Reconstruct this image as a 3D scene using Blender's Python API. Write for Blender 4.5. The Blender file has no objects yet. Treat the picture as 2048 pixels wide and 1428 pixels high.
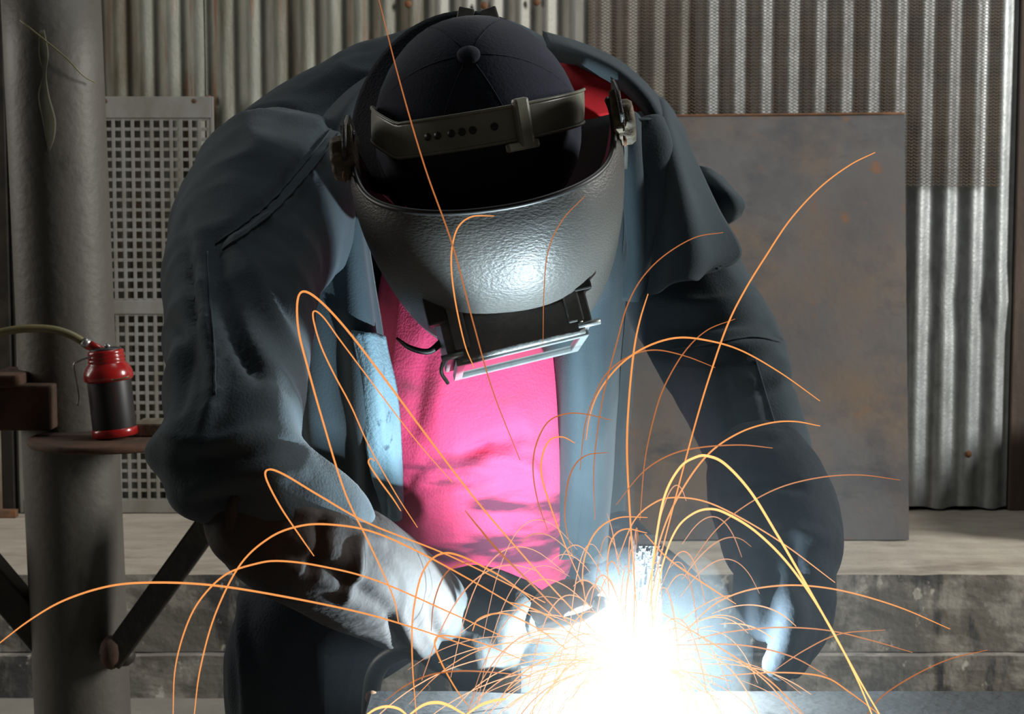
import bpy, bmesh, math, random
import numpy as np
from mathutils import Vector, Matrix, noise

# ------------------------------------------------------------------ camera / world / lights
sc = bpy.context.scene
COL = sc.collection
R = math.radians
FPX = 3413.0
PITCH = R(5.0)
CAMZ = 1.17

cam_d = bpy.data.cameras.new('camera')
cam = bpy.data.objects.new('camera', cam_d)
COL.objects.link(cam)
cam.location = (0, 0, CAMZ)
cam.rotation_euler = (R(90) - PITCH, 0, 0)
cam_d.sensor_width = 36.0
cam_d.lens = FPX * 36.0 / 2048.0
cam_d.clip_start = 0.05
cam_d.dof.use_dof = True
cam_d.dof.focus_distance = 1.55
cam_d.dof.aperture_fstop = 28.0
sc.camera = cam

def P(px, py, d):
    """world point seen at photo pixel (px, py) at world depth Y = d"""
    x = (px - 1024.0) / FPX
    v = (714.0 - py) / FPX
    cy = math.cos(PITCH) + v * math.sin(PITCH)
    cz = -math.sin(PITCH) + v * math.cos(PITCH)
    k = d / cy
    return Vector((x * k, d, CAMZ + cz * k))

ARC = P(1272, 1362, 1.440)

world = bpy.data.worlds.new('world')
sc.world = world
world.use_nodes = True
bg = world.node_tree.nodes['Background']
bg.inputs[0].default_value = (1.0, 0.97, 0.90, 1)
bg.inputs[1].default_value = 0.03

def area(name, loc, target, size, power, col):
    l = bpy.data.lights.new(name, 'AREA')
    l.shape = 'RECTANGLE'; l.size = size[0]; l.size_y = size[1]
    l.energy = power; l.color = col
    o = bpy.data.objects.new(name, l)
    COL.objects.link(o)
    o.location = loc
    o.rotation_euler = (Vector(target) - Vector(loc)).to_track_quat('-Z', 'Y').to_euler()
    return o
# daylight of the open shed: a doorway far to the right, a weaker one to the left
area('doorway_daylight', (5.0, 2.7, 2.7), (0.6, 4.7, 0.9), (1.0, 1.8), 290, (1.0, 0.99, 0.95))
area('far_doorway_daylight', (-4.4, 3.5, 2.2), (-0.6, 3.6, 1.0), (1.4, 2.0), 60, (1.0, 0.95, 0.88))
area('roof_light', (0.3, 3.4, 4.6), (0.1, 3.3, 0.5), (2.6, 1.0), 30, (0.92, 0.98, 1.0))

sc.view_settings.view_transform = 'Standard'
sc.view_settings.look = 'None'
sc.view_settings.exposure = 0.0
sc.view_settings.gamma = 1.0
sc.view_settings.use_curve_mapping = False
sc.cycles.use_denoising = True
sc.cycles.max_bounces = 6
sc.cycles.volume_bounces = 0
sc.cycles.sample_clamp_indirect = 2.0

random.seed(7)
np.random.seed(7)

# ------------------------------------------------------------------ materials
def newmat(name):
    m = bpy.data.materials.new(name)
    m.use_nodes = True
    nt = m.node_tree
    return m, nt, nt.nodes['Principled BSDF']

def mat(name, c1, c2=None, scale=(8, 8, 8), lo=0.4, hi=0.65, rough=0.8, metal=0.0, bump=0.0, bscale=60.0,
        extra=None, spec=0.5, detail=6.0, coat=0.0, sheen=0.0, bstretch=(1, 1, 1)):
    """procedural: two tones mixed by noise, further (colour, scale, lo, hi) layers, fine bump"""
    m, nt, b = newmat(name)
    N, L = nt.nodes, nt.links
    tc = N.new('ShaderNodeTexCoord')
    def layer(sc_, lo_, hi_, det=detail, off=0.0):
        mp = N.new('ShaderNodeMapping')
        mp.inputs['Scale'].default_value = sc_
        mp.inputs['Location'].default_value = (off, off * 1.7, off * 0.6)
        L.new(tc.outputs['Object'], mp.inputs[0])
        nz = N.new('ShaderNodeTexNoise')
        nz.inputs['Scale'].default_value = 1.0
        nz.inputs['Detail'].default_value = det
        nz.inputs['Roughness'].default_value = 0.62
        L.new(mp.outputs[0], nz.inputs['Vector'])
        rp = N.new('ShaderNodeValToRGB')
        rp.color_ramp.elements[0].position = lo_
        rp.color_ramp.elements[1].position = hi_
        L.new(nz.outputs['Fac'], rp.inputs[0])
        return rp.outputs[0]
    def rgb(c):
        n = N.new('ShaderNodeRGB'); n.outputs[0].default_value = (*c, 1); return n.outputs[0]
    cur = rgb(c1)
    lays = ([(c2, scale, lo, hi)] if c2 else []) + list(extra or [])
    for i, (c, s, a, z) in enumerate(lays):
        mx = N.new('ShaderNodeMix'); mx.data_type = 'RGBA'
        L.new(layer(s, a, z, off=3.1 * i), mx.inputs[0])
        L.new(cur, mx.inputs[6]); mx.inputs[7].default_value = (*c, 1)
        cur = mx.outputs[2]
    L.new(cur, b.inputs['Base Color'])
    b.inputs['Roughness'].default_value = rough
    b.inputs['Metallic'].default_value = metal
    b.inputs['Specular IOR Level'].default_value = spec
    if coat: b.inputs['Coat Weight'].default_value = coat
    if sheen:
        b.inputs['Sheen Weight'].default_value = sheen
    if bump:
        mp = N.new('ShaderNodeMapping'); mp.inputs['Scale'].default_value = bstretch
        L.new(tc.outputs['Object'], mp.inputs[0])
        nz = N.new('ShaderNodeTexNoise'); nz.inputs['Scale'].default_value = bscale; nz.inputs['Detail'].default_value = 3
        L.new(mp.outputs[0], nz.inputs['Vector'])
        bp = N.new('ShaderNodeBump'); bp.inputs['Strength'].default_value = bump; bp.inputs['Distance'].default_value = 0.004
        L.new(nz.outputs['Fac'], bp.inputs['Height'])
        L.new(bp.outputs[0], b.inputs['Normal'])
    return m

def emis(name, col, strength):
    m = bpy.data.materials.new(name); m.use_nodes = True
    nt = m.node_tree; nt.nodes.clear()
    e = nt.nodes.new('ShaderNodeEmission'); o = nt.nodes.new('ShaderNodeOutputMaterial')
    e.inputs[0].default_value = (*col, 1); e.inputs[1].default_value = strength
    nt.links.new(e.outputs[0], o.inputs[0])
    m.cycles.emission_sampling = 'NONE'
    return m

M = {}
M['sheet_old'] = mat('galvanised_green', (.20, .205, .165), (.27, .275, .235), (9, 9, 5), .35, .7, .6, .25, .25, 90,
    extra=[((.09, .075, .045), (9, 9, 1.0), .46, .66), ((.17, .07, .025), (26, 26, 1.8), .56, .68), ((.05, .035, .025), (46, 46, 14), .66, .72)])
M['sheet_mid'] = mat('galvanised_grey', (.24, .235, .20), (.31, .30, .27), (9, 9, 4), .35, .7, .55, .3, .2, 90,
    extra=[((.12, .085, .055), (14, 14, 1.0), .55, .75)])
M['sheet_new'] = mat('galvanised_pale', (.27, .285, .285), (.42, .44, .44), (26, 26, 16), .35, .7, .48, .45, .25, 120,
    extra=[((.16, .15, .14), (5, 5, 1.4), .52, .75), ((.22, .10, .05), (10, 10, 1.4), .68, .76)])
M['backing'] = mat('dark_boards', (.03, .027, .022), (.05, .04, .03), rough=.9)
M['post'] = mat('old_post', (.07, .05, .04), (.13, .09, .065), (12, 12, 1.5), rough=.85, bump=.3)
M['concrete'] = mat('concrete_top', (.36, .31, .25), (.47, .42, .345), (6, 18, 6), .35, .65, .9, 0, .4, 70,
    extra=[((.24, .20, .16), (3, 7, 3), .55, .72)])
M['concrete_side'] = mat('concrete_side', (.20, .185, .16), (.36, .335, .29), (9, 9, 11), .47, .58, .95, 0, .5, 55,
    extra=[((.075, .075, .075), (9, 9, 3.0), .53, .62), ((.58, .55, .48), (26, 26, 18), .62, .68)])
M['floor'] = mat('floor_concrete', (.20, .185, .16), (.29, .27, .235), (3, 3, 3), .35, .7, .9, 0, .4, 50)
M['plate'] = mat('mill_steel', (.118, .110, .110), (.155, .148, .145), (2.4, 2.4, 2.4), .35, .65, .5, .25, .12, 60,
    extra=[((.20, .145, .10), (3.2, 3.2, 2.4), .46, .70), ((.085, .085, .095), (5, 5, 6), .5, .72), ((.27, .12, .05), (9, 9, 8), .60, .74), ((.42, .36, .28), (60, 60, 60), .73, .77), ((.06, .06, .065), (3.2, 3.2, 8), .6, .75)], detail=8)
M['rust'] = mat('rusty_edge', (.20, .09, .04), (.10, .06, .04), (30, 30, 30), rough=.9)
M['mesh'] = mat('rusty_mesh', (.17, .12, .08), (.11, .085, .065), (12, 12, 12), rough=.75, metal=.3)
M['grate'] = mat('grate_metal', (.36, .36, .34), (.24, .225, .19), (7, 7, 4), .35, .65, .55, .35, .1, 90,
    extra=[((.09, .075, .055), (9, 9, 9), .62, .76)])
M['pole'] = mat('painted_pole', (.12, .11, .095), (.08, .075, .06), (6, 6, 2.5), .4, .7, .55, .15, .25, 60,
    extra=[((.21, .18, .14), (4, 4, 2), .55, .78), ((.045, .04, .035), (16, 16, 9), .62, .74)])
M['flake'] = mat('old_paint', (.15, .145, .10), (.11, .105, .075), (30, 30, 30), rough=.8)
M['dark_steel'] = mat('dark_steel', (.03, .027, .024), (.055, .045, .036), (14, 14, 14), rough=.6, metal=.3, bump=.2)
M['rust_dark'] = mat('rust_dark', (.055, .03, .018), (.11, .05, .025), (18, 18, 18), rough=.85, bump=.3)
M['wood'] = mat('wood_scrap', (.13, .09, .055), (.24, .20, .15), (30, 8, 8), rough=.85, bump=.3)
M['can_red'] = mat('can_red', (.42, .012, .010), (.33, .010, .010), (20, 20, 20), rough=.25, spec=.6, coat=.3)
M['can_label'] = mat('can_label', (.016, .014, .014), (.05, .012, .012), (34, 34, 12), .58, .72, .45)
M['chrome'] = mat('worn_steel', (.45, .45, .44), (.3, .29, .27), (40, 40, 40), rough=.35, metal=.8)
M['hose'] = mat('hose', (.21, .185, .085), (.16, .14, .07), (20, 20, 20), rough=.4)
M['jacket'] = mat('work_jacket', (.046, .065, .077), (.059, .080, .093), (16, 16, 9), .35, .7, .92, 0, .13, 420, sheen=.08,
    extra=[((.036, .054, .065), (5, 5, 4), .5, .75), ((.028, .035, .04), (22, 22, 22), .70, .76)], spec=.2)
M['jacket_edge'] = mat('faded_facing', (.15, .235, .285), (.20, .30, .35), (30, 30, 12), .35, .7, .9, 0, .35, 300,
    extra=[((.05, .075, .095), (60, 60, 30), .62, .70)], spec=.2)
M['lining'] = mat('red_lining', (.50, .018, .022), (.40, .014, .018), (14, 14, 14), rough=.85, spec=.2)
M['shirt'] = mat('pink_red_shirt', (.78, .075, .185), (.72, .062, .165), (9, 9, 9), .4, .65, .85, 0, .25, 350, spec=.2, sheen=.05,
    extra=[((.40, .06, .11), (7, 7, 16), .56, .72)])
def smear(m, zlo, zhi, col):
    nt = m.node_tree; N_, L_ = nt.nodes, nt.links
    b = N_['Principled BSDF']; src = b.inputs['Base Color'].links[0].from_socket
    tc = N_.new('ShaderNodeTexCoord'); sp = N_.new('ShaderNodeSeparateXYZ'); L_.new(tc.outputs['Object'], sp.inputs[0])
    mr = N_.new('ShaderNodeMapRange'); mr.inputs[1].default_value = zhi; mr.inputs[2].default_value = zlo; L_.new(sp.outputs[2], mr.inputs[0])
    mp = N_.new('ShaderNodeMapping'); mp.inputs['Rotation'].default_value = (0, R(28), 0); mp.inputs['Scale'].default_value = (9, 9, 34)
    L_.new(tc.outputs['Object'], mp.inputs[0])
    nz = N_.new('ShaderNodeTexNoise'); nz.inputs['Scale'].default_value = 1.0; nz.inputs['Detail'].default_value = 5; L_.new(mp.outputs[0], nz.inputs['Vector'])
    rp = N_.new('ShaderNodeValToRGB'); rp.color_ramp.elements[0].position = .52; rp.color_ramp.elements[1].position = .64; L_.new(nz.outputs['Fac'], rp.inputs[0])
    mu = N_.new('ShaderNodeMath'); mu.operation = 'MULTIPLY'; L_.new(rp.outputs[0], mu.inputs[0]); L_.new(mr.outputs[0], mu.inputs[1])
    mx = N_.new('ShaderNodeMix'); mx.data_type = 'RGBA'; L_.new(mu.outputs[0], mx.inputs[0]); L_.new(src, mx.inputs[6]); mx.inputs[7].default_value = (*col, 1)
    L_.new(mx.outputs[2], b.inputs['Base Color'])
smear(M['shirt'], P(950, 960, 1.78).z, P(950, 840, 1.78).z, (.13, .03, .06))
M['trousers'] = mat('work_trousers', (.036, .045, .055), (.048, .058, .068), (12, 12, 6), rough=.92, bump=.3, bscale=400, spec=.2,
    extra=[((.10, .10, .10), (26, 26, 4), .62, .74)])
M['glove'] = mat('leather_glove', (.040, .035, .033), (.058, .051, .048), (14, 14, 14), .35, .7, .82, 0, .2, 130, spec=.3,
    extra=[((.026, .024, .024), (7, 7, 7), .55, .72)])
M['glove_pale'] = mat('pale_leather', (.040, .042, .042), (.026, .028, .028), (18, 18, 18), .35, .7, .85, 0, .2, 130, spec=.25)
M['glove_dark'] = mat('dark_glove', (.026, .032, .039), (.018, .023, .028), (14, 14, 14), rough=.88, bump=.2, bscale=150, spec=.2)
M['skin'] = mat('skin', (.42, .25, .18), (.37, .21, .15), (20, 20, 20), rough=.6)
M['cap'] = mat('navy_cap', (.030, .034, .052), (.024, .028, .043), (20, 20, 20), rough=.95, bump=.12, bscale=380, spec=.15, sheen=.1)
M['brim'] = mat('cap_brim', (.026, .028, .036), (.021, .023, .03), (20, 20, 20), rough=.9, bump=.3, bscale=380, spec=.2)
M['shell'] = mat('helmet_shell', (.052, .052, .048), (.072, .072, .066), (10, 10, 10), .35, .7, .47, 0, .22, 260, spec=.45, bstretch=(1, 1, 2.2),
    extra=[((.075, .07, .06), (5, 5, 5), .5, .75), ((.33, .32, .30), (110, 110, 110), .74, .78)])
M['shell_in'] = mat('helmet_inside', (.018, .019, .017), (.024, .024, .022), rough=.6)
M['band'] = mat('headband', (.26, .26, .20), (.20, .20, .155), (14, 14, 14), .4, .65, .34, 0, .08, 90, spec=.5)
M['black'] = mat('black_plastic', (.020, .021, .021), (.030, .030, .028), (30, 30, 30), rough=.45)
M['lensbox'] = mat('lens_box', (.14, .15, .148), (.19, .19, .175), (60, 60, 60), .5, .65, .38, .2, .25, 140, spec=.6,
    extra=[((.18, .19, .19), (90, 90, 90), .68, .74)])
M['lensframe'] = mat('lens_frame', (.34, .37, .37), (.25, .27, .27), (60, 60, 60), rough=.32, metal=.5)
M['glass'] = mat('dark_filter_glass', (.010, .014, .012), (.012, .016, .014), rough=.08, spec=.7)
M['knob'] = mat('dirty_knob', (.085, .07, .05), (.17, .135, .09), (70, 70, 70), .42, .6, .7, .2, .5, 160)
M['bench'] = mat('bench_steel', (.055, .053, .052), (.04, .038, .036), (8, 8, 8), .4, .65, .78, .1, .2, 90,
    extra=[((.18, .09, .05), (20, 20, 20), .62, .74)])
M['work'] = mat('spattered_steel', (.16, .165, .17), (.25, .25, .25), (120, 120, 120), .40, .7, .7, .1, .2, 200)
M['torch'] = mat('torch_body', (.055, .055, .055), (.08, .075, .07), (30, 30, 30), rough=.5, metal=.2)
M['torch_wrap'] = mat('heat_shield', (.38, .31, .27), (.30, .25, .23), (26, 26, 26), rough=.8, bump=.3)
M['copper'] = mat('nozzle', (.40, .30, .24), (.30, .25, .22), (60, 60, 60), rough=.35, metal=.8)
M['arc'] = emis('arc_plasma', (.80, .92, 1.0), 120)
def hot(name, col, strength):
    # metal droplets: hottest, palest close to the arc they leave, orange as they cool
    m = emis(name, col, strength)
    nt = m.node_tree; e = nt.nodes['Emission']
    g = nt.nodes.new('ShaderNodeNewGeometry')
    d = nt.nodes.new('ShaderNodeVectorMath'); d.operation = 'DISTANCE'; d.inputs[1].default_value = ARC
    nt.links.new(g.outputs['Position'], d.inputs[0])
    r = nt.nodes.new('ShaderNodeMapRange'); r.inputs[1].default_value = .06; r.inputs[2].default_value = .28
    r.inputs[3].default_value = 1.0; r.inputs[4].default_value = 0.0
    nt.links.new(d.outputs['Value'], r.inputs[0])
    mx = nt.nodes.new('ShaderNodeMix'); mx.data_type = 'RGBA'
    k = strength
    mx.inputs[6].default_value = (col[0] * k, col[1] * k, col[2] * k, 1); mx.inputs[7].default_value = (1.5, .80, .48, 1)
    nt.links.new(r.outputs[0], mx.inputs[0]); nt.links.new(mx.outputs[2], e.inputs[0])
    e.inputs[1].default_value = 1.0
    return m
M['spark3'] = hot('spark_hot', (1.0, .50, .17), 1.75)
M['spark2'] = hot('spark_orange', (1.0, .36, .10), 1.02)
M['spark1'] = hot('spark_cooling', (.80, .26, .085), .62)
M['spark4'] = hot('spark_pale', (1.0, .50, .27), 1.3)
M['spark0'] = hot('spark_faint', (.62, .20, .075), .36)

# ------------------------------------------------------------------ mesh helpers
def link(name, me, m=None, parent=None):
    o = bpy.data.objects.new(name, me)
    COL.objects.link(o)
    if m is not None and me is not None:
        me.materials.append(M[m] if isinstance(m, str) else m)
    if parent is not None: o.parent = parent
    return o

def tag(o, label=None, cat=None, group=None, kind=None):
    if label: o['label'] = label
    if cat: o['category'] = cat
    if group: o['group'] = group
    if kind: o['kind'] = kind
    return o

def empty(name, label, cat, loc=(0, 0, 0), group=None):
    # parts are built in world coordinates; the Empty stands at the thing's base
    o = bpy.data.objects.new(name, None)
    COL.objects.link(o)
    o.empty_display_size = .05
    o['base'] = [float(v) for v in loc]
    return tag(o, label, cat, group)

def finish(bm, smooth=True):
    bmesh.ops.recalc_face_normals(bm, faces=bm.faces)
    me = bpy.data.meshes.new('mesh')
    bm.to_mesh(me); bm.free()
    if smooth:
        me.polygons.foreach_set('use_smooth', [True] * len(me.polygons))
    return me

def add_box(bm, lo, hi, mtx=None, bevel=0.0):
    g = bmesh.ops.create_cube(bm, size=1.0)
    vs = g['verts']
    for v in vs:
        v.co = Vector((lo[i] + (v.co[i] + .5) * (hi[i] - lo[i]) for i in range(3)))
    if bevel:
        es = list({e for v in vs for e in v.link_edges})
        r = bmesh.ops.bevel(bm, geom=es, offset=bevel, segments=2, affect='EDGES', profile=.6)
        vs = list({v for f in r['faces'] for v in f.verts} | {v for v in vs if v.is_valid})
    if mtx is not None:
        for v in vs: v.co = mtx @ v.co
    return vs

def box(name, lo, hi, m, parent=None, mtx=None, bevel=0.0):
    bm = bmesh.new(); add_box(bm, lo, hi, mtx, bevel)
    me = finish(bm, False)
    return link(name, me, m, parent)

def frames(pts):
    pts = [Vector(p) for p in pts]
    out = []
    up = Vector((0.13, -0.9, 0.4)).normalized()
    prev = None
    for i in range(len(pts)):
        a = pts[max(0, i - 1)]; b = pts[min(len(pts) - 1, i + 1)]
        t = (b - a)
        t = t.normalized() if t.length > 1e-9 else Vector((0, 0, 1))
        if prev is None:
            n = up - up.dot(t) * t
            if n.length < 1e-3: n = Vector((1, 0, 0)) - t.x * t
            n.normalize()
        else:
            n = prev - prev.dot(t) * t
            n.normalize()
        prev = n
        out.append((t, n, t.cross(n)))
    return out

def smooth_path(pts, n):
    """Catmull-Rom through the points (any dimension)"""
    A = np.array([list(p) for p in pts], float)
    m = len(A)
    if m < 3:
        t = np.linspace(0, 1, n)[:, None]
        return A[0] * (1 - t) + A[-1] * t
    E = np.vstack([2 * A[0] - A[1], A, 2 * A[-1] - A[-2]])
    out = []
    for s in np.linspace(0, m - 1 - 1e-9, n):
        i = int(s); t = s - i
        p0, p1, p2, p3 = E[i], E[i + 1], E[i + 2], E[i + 3]
        out.append(.5 * ((2 * p1) + (-p0 + p2) * t + (2 * p0 - 5 * p1 + 4 * p2 - p3) * t * t + (-p0 + 3 * p1 - 3 * p2 + p3) * t ** 3))
    return np.array(out)

def add_tube(bm, pts, radii, sides=12, caps=True, flat=1.0):
    fr = frames(pts)
    rings = []
    for p, r, (t, n, b) in zip(pts, radii, fr):
        p = Vector(p)
        ring = []
        for k in range(sides):
            a = 2 * math.pi * k / sides
            ring.append(bm.verts.new(p + n * (math.cos(a) * r * flat) + b * (math.sin(a) * r)))
        rings.append(ring)
    for i in range(len(rings) - 1):
        for k in range(sides):
            bm.faces.new((rings[i][k], rings[i][(k + 1) % sides], rings[i + 1][(k + 1) % sides], rings[i + 1][k]))
    if caps:
        bm.faces.new(rings[0][::-1]); bm.faces.new(rings[-1])
    return rings

def tube(name, pts, radii, m, parent=None, sides=12, n=None, caps=True, flat=1.0):
    if not hasattr(radii, '__len__'): radii = [radii] * len(pts)
    if n:
        q = smooth_path([(*p, r) for p, r in zip(pts, radii)], n)
        pts = [Vector(x[:3]) for x in q]; radii = [max(1e-5, x[3]) for x in q]
    bm = bmesh.new(); add_tube(bm, pts, radii, sides, caps, flat)
    return link(name, finish(bm), m, parent)

def lathe(name, profile, m, parent=None, mtx=None, sides=32):
    bm = bmesh.new()
    rings = []
    for r, z in profile:
        rings.append([bm.verts.new((max(r, 1e-5) * math.cos(2 * math.pi * k / sides), max(r, 1e-5) * math.sin(2 * math.pi * k / sides), z)) for k in range(sides)])
    for i in range(len(rings) - 1):
        for k in range(sides):
            bm.faces.new((rings[i][k], rings[i][(k + 1) % sides], rings[i + 1][(k + 1) % sides], rings[i + 1][k]))
    bm.faces.new(rings[0][::-1]); bm.faces.new(rings[-1])
    if mtx is not None:
        for v in bm.verts: v.co = mtx @ v.co
    return link(name, finish(bm), m, parent)

def ball(bm, c, r, sub=3):
    """ellipsoid; r a number or (x, y, z)"""
    if not hasattr(r, '__len__'): r = (r, r, r)
    g = bmesh.ops.create_icosphere(bm, subdivisions=sub, radius=1.0)
    for v in g['verts']:
        v.co = Vector((c[0] + v.co.x * r[0], c[1] + v.co.y * r[1], c[2] + v.co.z * r[2]))

def add_limb(bm, nodes, sub=6, flat=1.0):
    """tapered round-ended limb through (point, radius) nodes"""
    q = smooth_path([(*p, r) for p, r in nodes], sub * (len(nodes) - 1) + 1)
    pts = [Vector(x[:3]) for x in q]; rad = [max(.002, x[3]) for x in q]
    add_tube(bm, pts, rad, 20, True, flat)
    ball(bm, pts[0], rad[0] * .985, 2); ball(bm, pts[-1], rad[-1] * .985, 2)

def eval_mesh(o):
    dg = bpy.context.evaluated_depsgraph_get()
    me = bpy.data.meshes.new_from_object(o.evaluated_get(dg), depsgraph=dg)
    return me

def blob(name, bm, voxel, smooth, m, parent=None, sculpt=None):
    """union of the shapes in bm as ONE continuous smooth surface"""
    me = finish(bm)
    o = bpy.data.objects.new('tmp', me); COL.objects.link(o)
    md = o.modifiers.new('r', 'REMESH'); md.mode = 'VOXEL'; md.voxel_size = voxel
    if smooth:
        s = o.modifiers.new('s', 'SMOOTH'); s.factor = .5; s.iterations = smooth
    bpy.context.view_layer.update()
    me2 = eval_mesh(o)
    bpy.data.objects.remove(o); bpy.data.meshes.remove(me)
    if sculpt: sculpt(me2)
    me2.polygons.foreach_set('use_smooth', [True] * len(me2.polygons))
    me2.materials.clear()
    return link(name, me2, m, parent)

def get_co(me):
    a = np.empty(len(me.vertices) * 3); me.vertices.foreach_get('co', a); a = a.reshape(-1, 3)
    n = np.empty(len(me.vertices) * 3); me.vertices.foreach_get('normal', n); n = n.reshape(-1, 3)
    return a, n

def project(a):
    """world points -> photo pixels (used to lay cloth folds where the eye finds them)"""
    y = a[:, 1]; z = a[:, 2] - CAMZ
    dep = y * math.cos(PITCH) - z * math.sin(PITCH)
    up = y * math.sin(PITCH) + z * math.cos(PITCH)
    return np.stack([1024 + FPX * a[:, 0] / dep, 714 - FPX * up / dep], 1)

def seg_dist(p, poly):
    best = np.full(len(p), 1e9); tt = np.zeros(len(p)); n = len(poly) - 1
    for i in range(n):
        a = np.array(poly[i], float); b = np.array(poly[i + 1], float)
        ab = b - a
        t = np.clip(((p - a) @ ab) / (ab @ ab), 0, 1)
        d = np.linalg.norm(p - (a + t[:, None] * ab), axis=1)
        k = d < best
        best = np.where(k, d, best); tt = np.where(k, (i + t) / n, tt)
    return best, tt

def cloth(strokes=(), amp=.004, sc_=(14, 14, 6), seed=0.0, fine=.0012):
    """sculpts folds: ridges / furrows along strokes (front side) plus anisotropic noise"""
    def f(me):
        a, n = get_co(me)
        px = project(a)
        h = np.zeros(len(a))
        front = np.clip((-n[:, 1] + .25) / .5, 0, 1)
        for poly, w, am in strokes:
            pl = smooth_path(poly, 14) if len(poly) > 2 else poly
            d, t = seg_dist(px, pl)
            h += am * np.exp(-(d / w) ** 2) * np.sin(np.pi * np.clip(.08 + .84 * t, 0, 1)) ** .5 * front
        nz = np.empty(len(a))
        for i in range(len(a)):
            q = Vector((a[i, 0] * sc_[0] + seed, a[i, 1] * sc_[1], a[i, 2] * sc_[2]))
            nz[i] = (1 - 2 * abs(noise.noise(q))) * amp + noise.noise(q * 3.7) * fine
        h += nz - amp * .5
        a = a + n * h[:, None]
        me.vertices.foreach_set('co', a.ravel()); me.update()
    return f

def patch_mesh(rows, nu=24, nv=24, thick=.003, ripple=None):
    """cloth sheet through a grid of points; real thickness"""
    G = np.array([[list(p) for p in r] for r in rows], float)
    cols = np.stack([smooth_path(G[i], nu) for i in range(G.shape[0])])
    S = np.stack([smooth_path(cols[:, j], nv) for j in range(nu)], 1)
    bm = bmesh.new()
    vs = [[bm.verts.new(S[i, j]) for j in range(nu)] for i in range(nv)]
    for i in range(nv - 1):
        for j in range(nu - 1):
            bm.faces.new((vs[i][j], vs[i][j + 1], vs[i + 1][j + 1], vs[i + 1][j]))
    bm.normal_update()
    if ripple:
        for i in range(nv):
            for j in range(nu):
                v = vs[i][j]
                v.co += v.normal * ripple(j / (nu - 1), i / (nv - 1))
        bm.normal_update()
    if thick:
        co = {v: v.co - v.normal * thick for v in bm.verts}
        back = {v: bm.verts.new(c) for v, c in co.items()}
        fs = [f for f in bm.faces]
        for f in fs: bm.faces.new([back[v] for v in reversed(f.verts)])
        rim = [vs[0][j] for j in range(nu)] + [vs[i][-1] for i in range(1, nv)] + [vs[-1][j] for j in range(nu - 2, -1, -1)] + [vs[i][0] for i in range(nv - 2, 0, -1)]
        for k in range(len(rim)):
            a, b = rim[k], rim[(k + 1) % len(rim)]
            bm.faces.new((a, b, back[b], back[a]))
    return finish(bm)

def patch(name, rows, m, parent=None, nu=24, nv=24, thick=.003, ripple=None):
    rows = [[P(*p) if not isinstance(p, Vector) else p for p in r] for r in rows]
    return link(name, patch_mesh(rows, nu, nv, thick, ripple), m, parent)

# ------------------------------------------------------------------ the setting
WALL_Y = 4.90
LEDGE_Z = 0.295
LEDGE_Y = 4.03

floor = box('floor', (-5, -1.5, -.10), (5, 5.6, 0.0), 'floor'); tag(floor, kind='structure')

ledge = tag(empty('concrete_ledge', 'long low concrete ledge running under the corrugated wall', 'ledge', (0, LEDGE_Y, 0)), kind='structure')
def rough_block(name, lo, hi, m, parent, amp, cells, topm=None):
    bm = bmesh.new()
    add_box(bm, lo, hi)
    bmesh.ops.subdivide_edges(bm, edges=[e for e in bm.edges if abs((e.verts[0].co - e.verts[1].co).x) > .5], cuts=cells, use_grid_fill=True)
    bmesh.ops.subdivide_edges(bm, edges=[e for e in bm.edges if abs((e.verts[0].co - e.verts[1].co).z) > .05], cuts=8, use_grid_fill=True)
    for v in bm.verts:
        if abs(v.co.y - lo[1]) < .02:
            q = v.co * 9
            v.co.y += noise.noise(q) * amp + noise.noise(q * 4) * amp * .5
            if abs(v.co.z - hi[2]) < 1e-4:
                v.co.z -= abs(noise.noise(q * 1.5)) * amp * 1.2
    me = finish(bm, False)
    o = link(name, me, m, parent)
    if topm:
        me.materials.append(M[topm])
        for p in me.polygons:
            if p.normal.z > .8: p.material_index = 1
    return o
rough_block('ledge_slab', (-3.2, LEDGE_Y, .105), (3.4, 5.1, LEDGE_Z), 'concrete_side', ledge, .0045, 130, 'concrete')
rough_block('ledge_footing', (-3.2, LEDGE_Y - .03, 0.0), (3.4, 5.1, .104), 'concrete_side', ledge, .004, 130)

wall = tag(link('wall_back', finish((lambda b: (add_box(b, (-3.0, WALL_Y + .045, LEDGE_Z), (3.2, WALL_Y + .075, 3.2)), b)[1])(bmesh.new()), False), 'backing'), kind='structure')
PITCHW = .0762
def corrugated(name, x0, x1, m, dy, z0, z1, seed, dents=()):
    bm = bmesh.new()
    n = max(8, int((x1 - x0) / PITCHW * 14))
    nz = 26
    rows = []
    rnd = random.Random(seed)
    for k in range(nz + 1):
        z = z0 + (z1 - z0) * k / nz
        row = []
        for i in range(n + 1):
            x = x0 + (x1 - x0) * i / n
            y = WALL_Y + dy - .0095 * math.sin(2 * math.pi * x / PITCHW) + .004 * noise.noise(Vector((x * 3, z * 2, seed)))
            for (dx, dz, r, am) in dents:
                y += am * math.exp(-((x - dx) ** 2 + (z - dz) ** 2) / r ** 2)
            row.append(bm.verts.new((x, y, z + (0.004 * math.sin(2 * math.pi * x / PITCHW * .5 + seed) if k == 0 else 0))))
        rows.append(row)
    for k in range(nz):
        for i in range(n):
            bm.faces.new((rows[k][i], rows[k][i + 1], rows[k + 1][i + 1], rows[k + 1][i]))
    return link(name, finish(bm), m, wall)
def wx(px): return (px - 1024) / FPX * WALL_Y * 1.0
ds = [(P(1885, 610, WALL_Y).x, P(1885, 610, WALL_Y).z, .035, .016), (P(1995, 600, WALL_Y).x, P(1995, 600, WALL_Y).z, .035, -.012)]
corrugated('corrugated_sheet', -3.0, wx(432), 'sheet_old', 0.0, LEDGE_Z + .004, 2.9, 1.0)
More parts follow.
